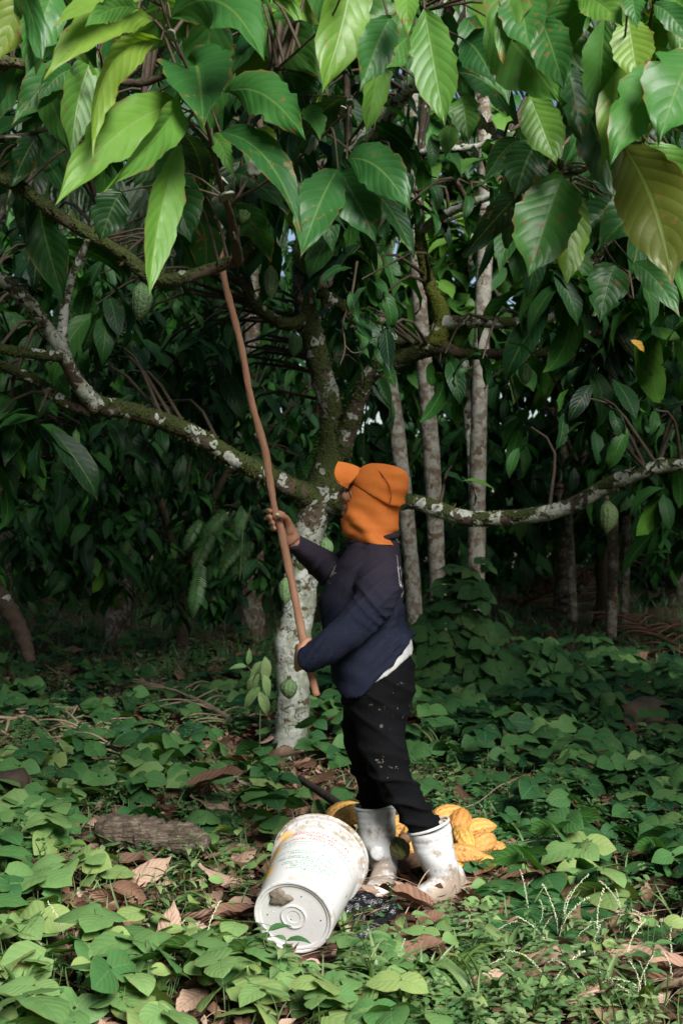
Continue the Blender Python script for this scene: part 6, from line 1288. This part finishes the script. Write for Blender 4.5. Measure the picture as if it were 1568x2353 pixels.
def fern(px, py, nf, L, label, seed, tone=.5, el=.35, h=.05, group='feathery ferns on the ground', d=None):
    g = G(px, py, h) if d is None else list(P(px, py, d)); root = empty('fern', g); tag(root, label, 'fern', group); r = np.random.default_rng(seed)
    for k in range(nf):
        az = k*6.283/nf+r.uniform(-.5, .5); dd = (math.cos(az), math.sin(az), el+r.uniform(-.15, .3)); mb = MB(); c = fern_frond(mb, (0, 0, 0), dd, L*r.uniform(.75, 1.15), .55, r=r, tone=tone); tube(mb, np.c_[c, np.full(16, .0016)], n=16, seg=4, cap=False, a=.3); mb.build('frond', M['fern'], root)
for i, a in enumerate([(1190, 1855, 6, .34, 'fern with long level fronds right of the pod heap', .45), (1130, 1905, 5, .26, 'lighter fern drooping over the right side of the pods', .8), (1270, 1880, 5, .28, 'fern in front of the upright rust leaf', .55), (1240, 2075, 6, .24, 'fern amid dead leaves right of the front boot', .5), (1350, 1990, 5, .24, 'fern leaning over creeper leaves at right', .6), (1160, 2150, 5, .22, 'low fern below the front boot heel, at right', .5), (1330, 2130, 5, .22, 'fern at right above the pale seed spikes', .5),
                       (1180, 2185, 6, .22, 'fern with dark glossy leaflets over the dead leaves at lower right', .4), (1250, 2150, 6, .24, 'spreading fern just above the arching seed spikes', .45), (1290, 2210, 5, .20, 'fern half hidden by the seed spikes', .5), (1540, 2210, 5, .26, 'fern cut by the right edge near the bottom', .5), (1500, 1800, 5, .28, 'fern cut by the right edge near the boulder', .3), (540, 1900, 5, .22, 'dark fern hanging between litter and bucket', .35), (480, 1860, 4, .20, 'small fern beside the rotten log end', .35), (800, 1990, 4, .15, 'tiny fern squeezed between bucket rim and far boot', .5), (760, 1850, 4, .18, 'small fern behind the bucket rim', .5), (1000, 1700, 5, .22, 'small fern directly behind the trouser legs', .4), (600, 1690, 6, .28, 'fern at the left foot of the whitish trunk', .5), (575, 1615, 5, .26, 'fern under the pale sapling beside the whitish trunk', .5), (870, 2010, 4, .14, 'tiny fern at the far boot instep', .5), (1165, 1992, 6, .26, 'fern whose fronds hide the lower right of the pod heap', .55), (1105, 2012, 5, .2, 'small bright fern in front of the pods, touching the front boot', .7), (1235, 1960, 6, .30, 'wide fern between the pod heap and the standing rust leaf', .4)]): fern(*a[:5], seed=300+i, tone=a[5])
# climbing fern hanging on the shaded side of the main tree
def hanging_fern(px, py, d, n, L, label, seed, tone):
    p = P(px, py, d); root = empty('climbing_fern', p); tag(root, label, 'fern'); r = np.random.default_rng(seed)
    for k in range(n):
        b = np.array([r.uniform(-.28, .12), r.uniform(-.1, .1), r.uniform(-.35, .15)]); dd = (-.5+r.normal(0, .25), -.25+r.normal(0, .2), -.5+r.normal(0, .3)); mb = MB(); fern_frond(mb, b, dd, L*r.uniform(.9, 1.5), .5, n=24, wl=.24, tone=tone, r=r, up=(0, -1., .3)); mb.build('frond', M['fern'], root)
    mb = MB(); tube(mb, [[.0, 0, .25, .008], [-.03, .02, 0, .006], [-.05, 0, -.35, .003]], n=12, seg=6); mb.build('stem', M['stem'], root)
hanging_fern(570, 1200, 8.6, 9, .19, 'climbing fern hanging in the dark left of the gripping hand', 5, .75)
hanging_fern(850, 960, 8.8, 6, .3, 'pale fern fronds lit in the dark just above the orange cap', 6, .9)
# ------------------------------------------------------------------ pale sapling beside the trunk, twining seedling at left, seed spikes, trailing runners
T_SAP = [leaf_tpl(OVATE, 12, 6, w=.36, droop=.5+.3*k, fold=.3, wave=.06, seed=150+k) for k in range(3)]
def plant(px, py, rows, leaves, label, name, cat, mat='leaf_weed', seed=0):
    g = G(px, py, 0); root = empty(name, g); tag(root, label, cat); r = np.random.default_rng(seed); d = g[1]
    sm = MB()
    for st in rows: q = [[(a-px)*d/F, 0+.02*i, (py-b)*d/F, .0028*(1-.12*i)] for i, (a, b) in enumerate(st)]; tube(sm, q, n=20, seg=6)
    sm.build('stem', M['stem'], root); lm = MB()
    for (a, b, dx, dz, L, tone) in leaves:
        v = np.array([dx, r.normal(-.1, .3), -dz]); scatter(lm, T_SAP, [np.array([(a-px)*d/F, 0, (py-b)*d/F])], [v], [np.array([r.normal(0, .3), -.7, .7])], L*d/F, tone)
    lm.build('leaves', M[mat], root)
plant(596, 1765, [[(596, 1765), (598, 1620), (604, 1560), (610, 1520)], [(600, 1610), (580, 1560), (565, 1540)]], [(608, 1520, .1, .9, 75, .95), (604, 1530, -.6, .7, 70, .9), (596, 1560, -.7, .9, 80, .97), (606, 1560, .3, 1, 60, .9), (598, 1590, -.8, .8, 75, .85), (600, 1570, .6, .8, 50, .8), (566, 1542, -.8, -.1, 42, .7), (570, 1538, .1, -.7, 40, .7), (596, 1600, .4, .9, 70, .9)], 'light yellow-green sapling growing against the left of the whitish trunk', 'sapling', 'sapling', seed=1)
plant(100, 1520, [[(112, 1520), (112, 1470), (110, 1400), (104, 1340), (95, 1320)], [(90, 1520), (84, 1460), (60, 1400), (38, 1376)]], [(95, 1322, -.2, .9, 34, .8), (100, 1320, .9, .1, 26, .75), (108, 1380, .8, .2, 40, .8), (84, 1405, -.2, -.6, 40, .7), (84, 1455, .9, .2, 46, .75), (110, 1450, .8, -.5, 46, .7), (88, 1500, .9, .3, 48, .7), (112, 1480, .9, .3, 50, .75), (84, 1460, -.9, .3, 40, .7)], 'tall twining seedling with pale leaves at left in front of the dark', 'vine', 'vine', seed=2)
plant(230, 1480, [[(238, 1490), (232, 1440), (215, 1400), (205, 1388)]], [(208, 1390, .6, .5, 26, .7), (212, 1395, -.6, .3, 22, .7), (236, 1440, .8, .4, 24, .6)], 'small drooping seedling in the shaded grass at left', 'seedling', 'seedling', seed=3)
plant(985, 1570, [[(985, 1570), (978, 1530), (972, 1500), (968, 1480)]], [(970, 1482, -.4, -.8, 40, .95), (974, 1500, .9, .4, 36, .85), (972, 1496, -.7, .4, 34, .8), (980, 1530, .8, .5, 34, .8)], 'pale young shoot at the base of the leafy mound by the trousers', 'seedling', 'seedling', seed=4)
plant(1130, 1620, [[(1130, 1620), (1132, 1580), (1128, 1540), (1120, 1520)]], [(1120, 1522, -.8, .5, 40, .75), (1124, 1522, .8, .2, 50, .7), (1128, 1545, -.8, .4, 50, .65), (1130, 1550, .9, .4, 50, .6), (1132, 1580, .8, .3, 46, .6)], 'seedling with level leaves in front of the leafy mound, right', 'seedling', 'seedling', seed=5)
plant(1390, 1800, [[(1390, 1800), (1402, 1770), (1410, 1740)], [(1395, 1790), (1450, 1770), (1520, 1755)]], [(1410, 1742, -.8, .0, 60, .85), (1412, 1740, .7, .5, 55, .9), (1450, 1770, .7, .3, 60, .95), (1500, 1757, .9, .4, 80, .95), (1460, 1766, .3, -.6, 50, .9), (1402, 1770, -.6, .6, 50, .8)], 'pale sunlit seedling among dark creepers at the right edge', 'seedling', 'seedling', seed=6)
# upright herbs with paired lance leaves, in the mix
T_LAN = [leaf_tpl(OVATE, 8, 4, w=.40, droop=.5+.3*k, fold=.3, wave=.05, seed=170+k) for k in range(3)]
HERB = []
for k in range(5):
    r = np.random.default_rng(500+k); lm = MB(); sm = MB()
    for st in range(1+k % 3):
        dx, dy = r.normal(0, .035, 2); h = r.uniform(.10, .2); pts = np.array([[dx*.3, dy*.3, -.01, .0022], [dx*.8, dy*.8, h*.5, .0018], [dx*1.5, dy*1.5, h, .001]]); tube(sm, pts, n=8, seg=5); s = spline(pts, 9)[2:, :3]; a0 = r.uniform(0, 6.28)
        for i, q in enumerate(s):
            for w in (0, math.pi):
                a = a0+i*math.pi/2+w+r.normal(0, .2); scatter(lm, T_LAN, [q], [[math.cos(a), math.sin(a), r.uniform(.0, .7)]], [[0, -.3, 1.]], r.uniform(.05, .085)*(1.1-.05*i), float(np.clip(r.normal(.62, .15)+.03*i, 0, 1)))
    HERB.append((lm.mesh('leaves', M['leaf_weed']), sm.mesh('stems', M['stem'])))
rh = np.random.default_rng(66)
for i in range(46):
    px, py = [(rh.uniform(560, 900), rh.uniform(2220, 2345)), (rh.uniform(150, 620), rh.uniform(1770, 1880)), (rh.uniform(940, 1500), rh.uniform(1680, 1860)), (rh.uniform(960, 1540), rh.uniform(2080, 2345)), (rh.uniform(0, 560), rh.uniform(1960, 2340))][i % 5]
    g = G(px, py, 0)
    if not clear_of(np.array(g[0]), np.array(g[1])): continue
    root = empty('herb', g, rh.uniform(0, 6.28)); q = rh.uniform(.7, 1.2); root.scale = (q, q, q); tag(root, 'small upright herb with paired lance-shaped leaves growing among the creepers', 'herb', 'upright herbs among the creepers')
    for me, nm in zip(HERB[i % 5], ('leaves', 'stems')): o = bpy.data.objects.new(nm, me); COL.objects.link(o); o.parent = root
# beaded seed spikes
M['seed'] = mat_twig('pale_seeds', (.28, .31, .18), (.46, .48, .33), 60.)
SPK = []
for k in range(5):
    r = np.random.default_rng(400+k); mb = MB(); t = np.linspace(0, 1, 30); bend = r.uniform(.5, 1.5); c = np.stack([.22*np.sin(bend*t)*t*.9, .02*np.sin(3*t), .26*t*np.cos(bend*t*.8)], 1); tube(mb, np.c_[c, np.full(30, .0011)], n=30, seg=4, cap=False)
    s = spline(c, 46)[16:]
    for q in s: tube(mb, [[*(q+r.normal(0, .0022, 3)-[0, 0, .0022]), .0012], [*(q+r.normal(0, .0022, 3)), .0030], [*(q+r.normal(0, .002, 3)+[0, 0, .0022]), .001]], n=3, seg=5)
    SPK.append(mb.mesh('seed_spike', M['seed']))
r = np.random.default_rng(44)
for i in range(54):
    if i < 38: px, py = r.normal(1380, 115), r.uniform(2150, 2345)
    elif i < 46: px, py = r.uniform(820, 1300), r.uniform(2080, 2340)
    else: px, py = r.uniform(100, 760), r.uniform(2180, 2340)
    g = G(px, py, .0); o = bpy.data.objects.new('seed_spike', SPK[i % 5]); COL.objects.link(o); o.location = g; s = r.uniform(.5, .95); o.scale = (s, s, s); o.rotation_euler = (r.normal(0, .25), r.normal(.0, .4), r.choice([0, math.pi])+r.normal(0, .7))
    tag(o, 'beaded pale seed spike arching out of the weeds in the foreground', 'seed spike', 'beaded seed spikes in the foreground weeds')
# thin trailing runners
for i, (pts, lab) in enumerate([([(150, 2110), (215, 2050), (240, 1960), (247, 1885)], 'pale runner climbing steeply through the creepers at left'), ([(335, 2040), (385, 1960), (425, 1880)], 'dry bent stalk crossing the litter left of the bucket'), ([(440, 1800), (520, 1850), (590, 1872), (610, 1880)], 'thin brown runner leading to the bucket mouth'), ([(1090, 2075), (1140, 2020), (1200, 2000), (1330, 1975), (1420, 1985)], 'pale runner crossing the ferns right of the front boot'), ([(1020, 1870), (1090, 1868), (1160, 1850), (1200, 1835), (1300, 1880)], 'brown runner looping over the fern by the pods'), ([(930, 2135), (980, 2090), (1040, 2030), (1064, 2010)], 'dry stalk leaning against the heel of the front boot')]):
    mb = MB(); q = [[*G(a, b, .06+.05*math.sin(2.1*j+i)), .0022] for j, (a, b) in enumerate(pts)]; tube(mb, q, n=40, seg=6, bump=.1); tag(mb.build('runner', M['straw'] if i in (1, 2, 4, 5) else M['stem']), lab, 'stalk')
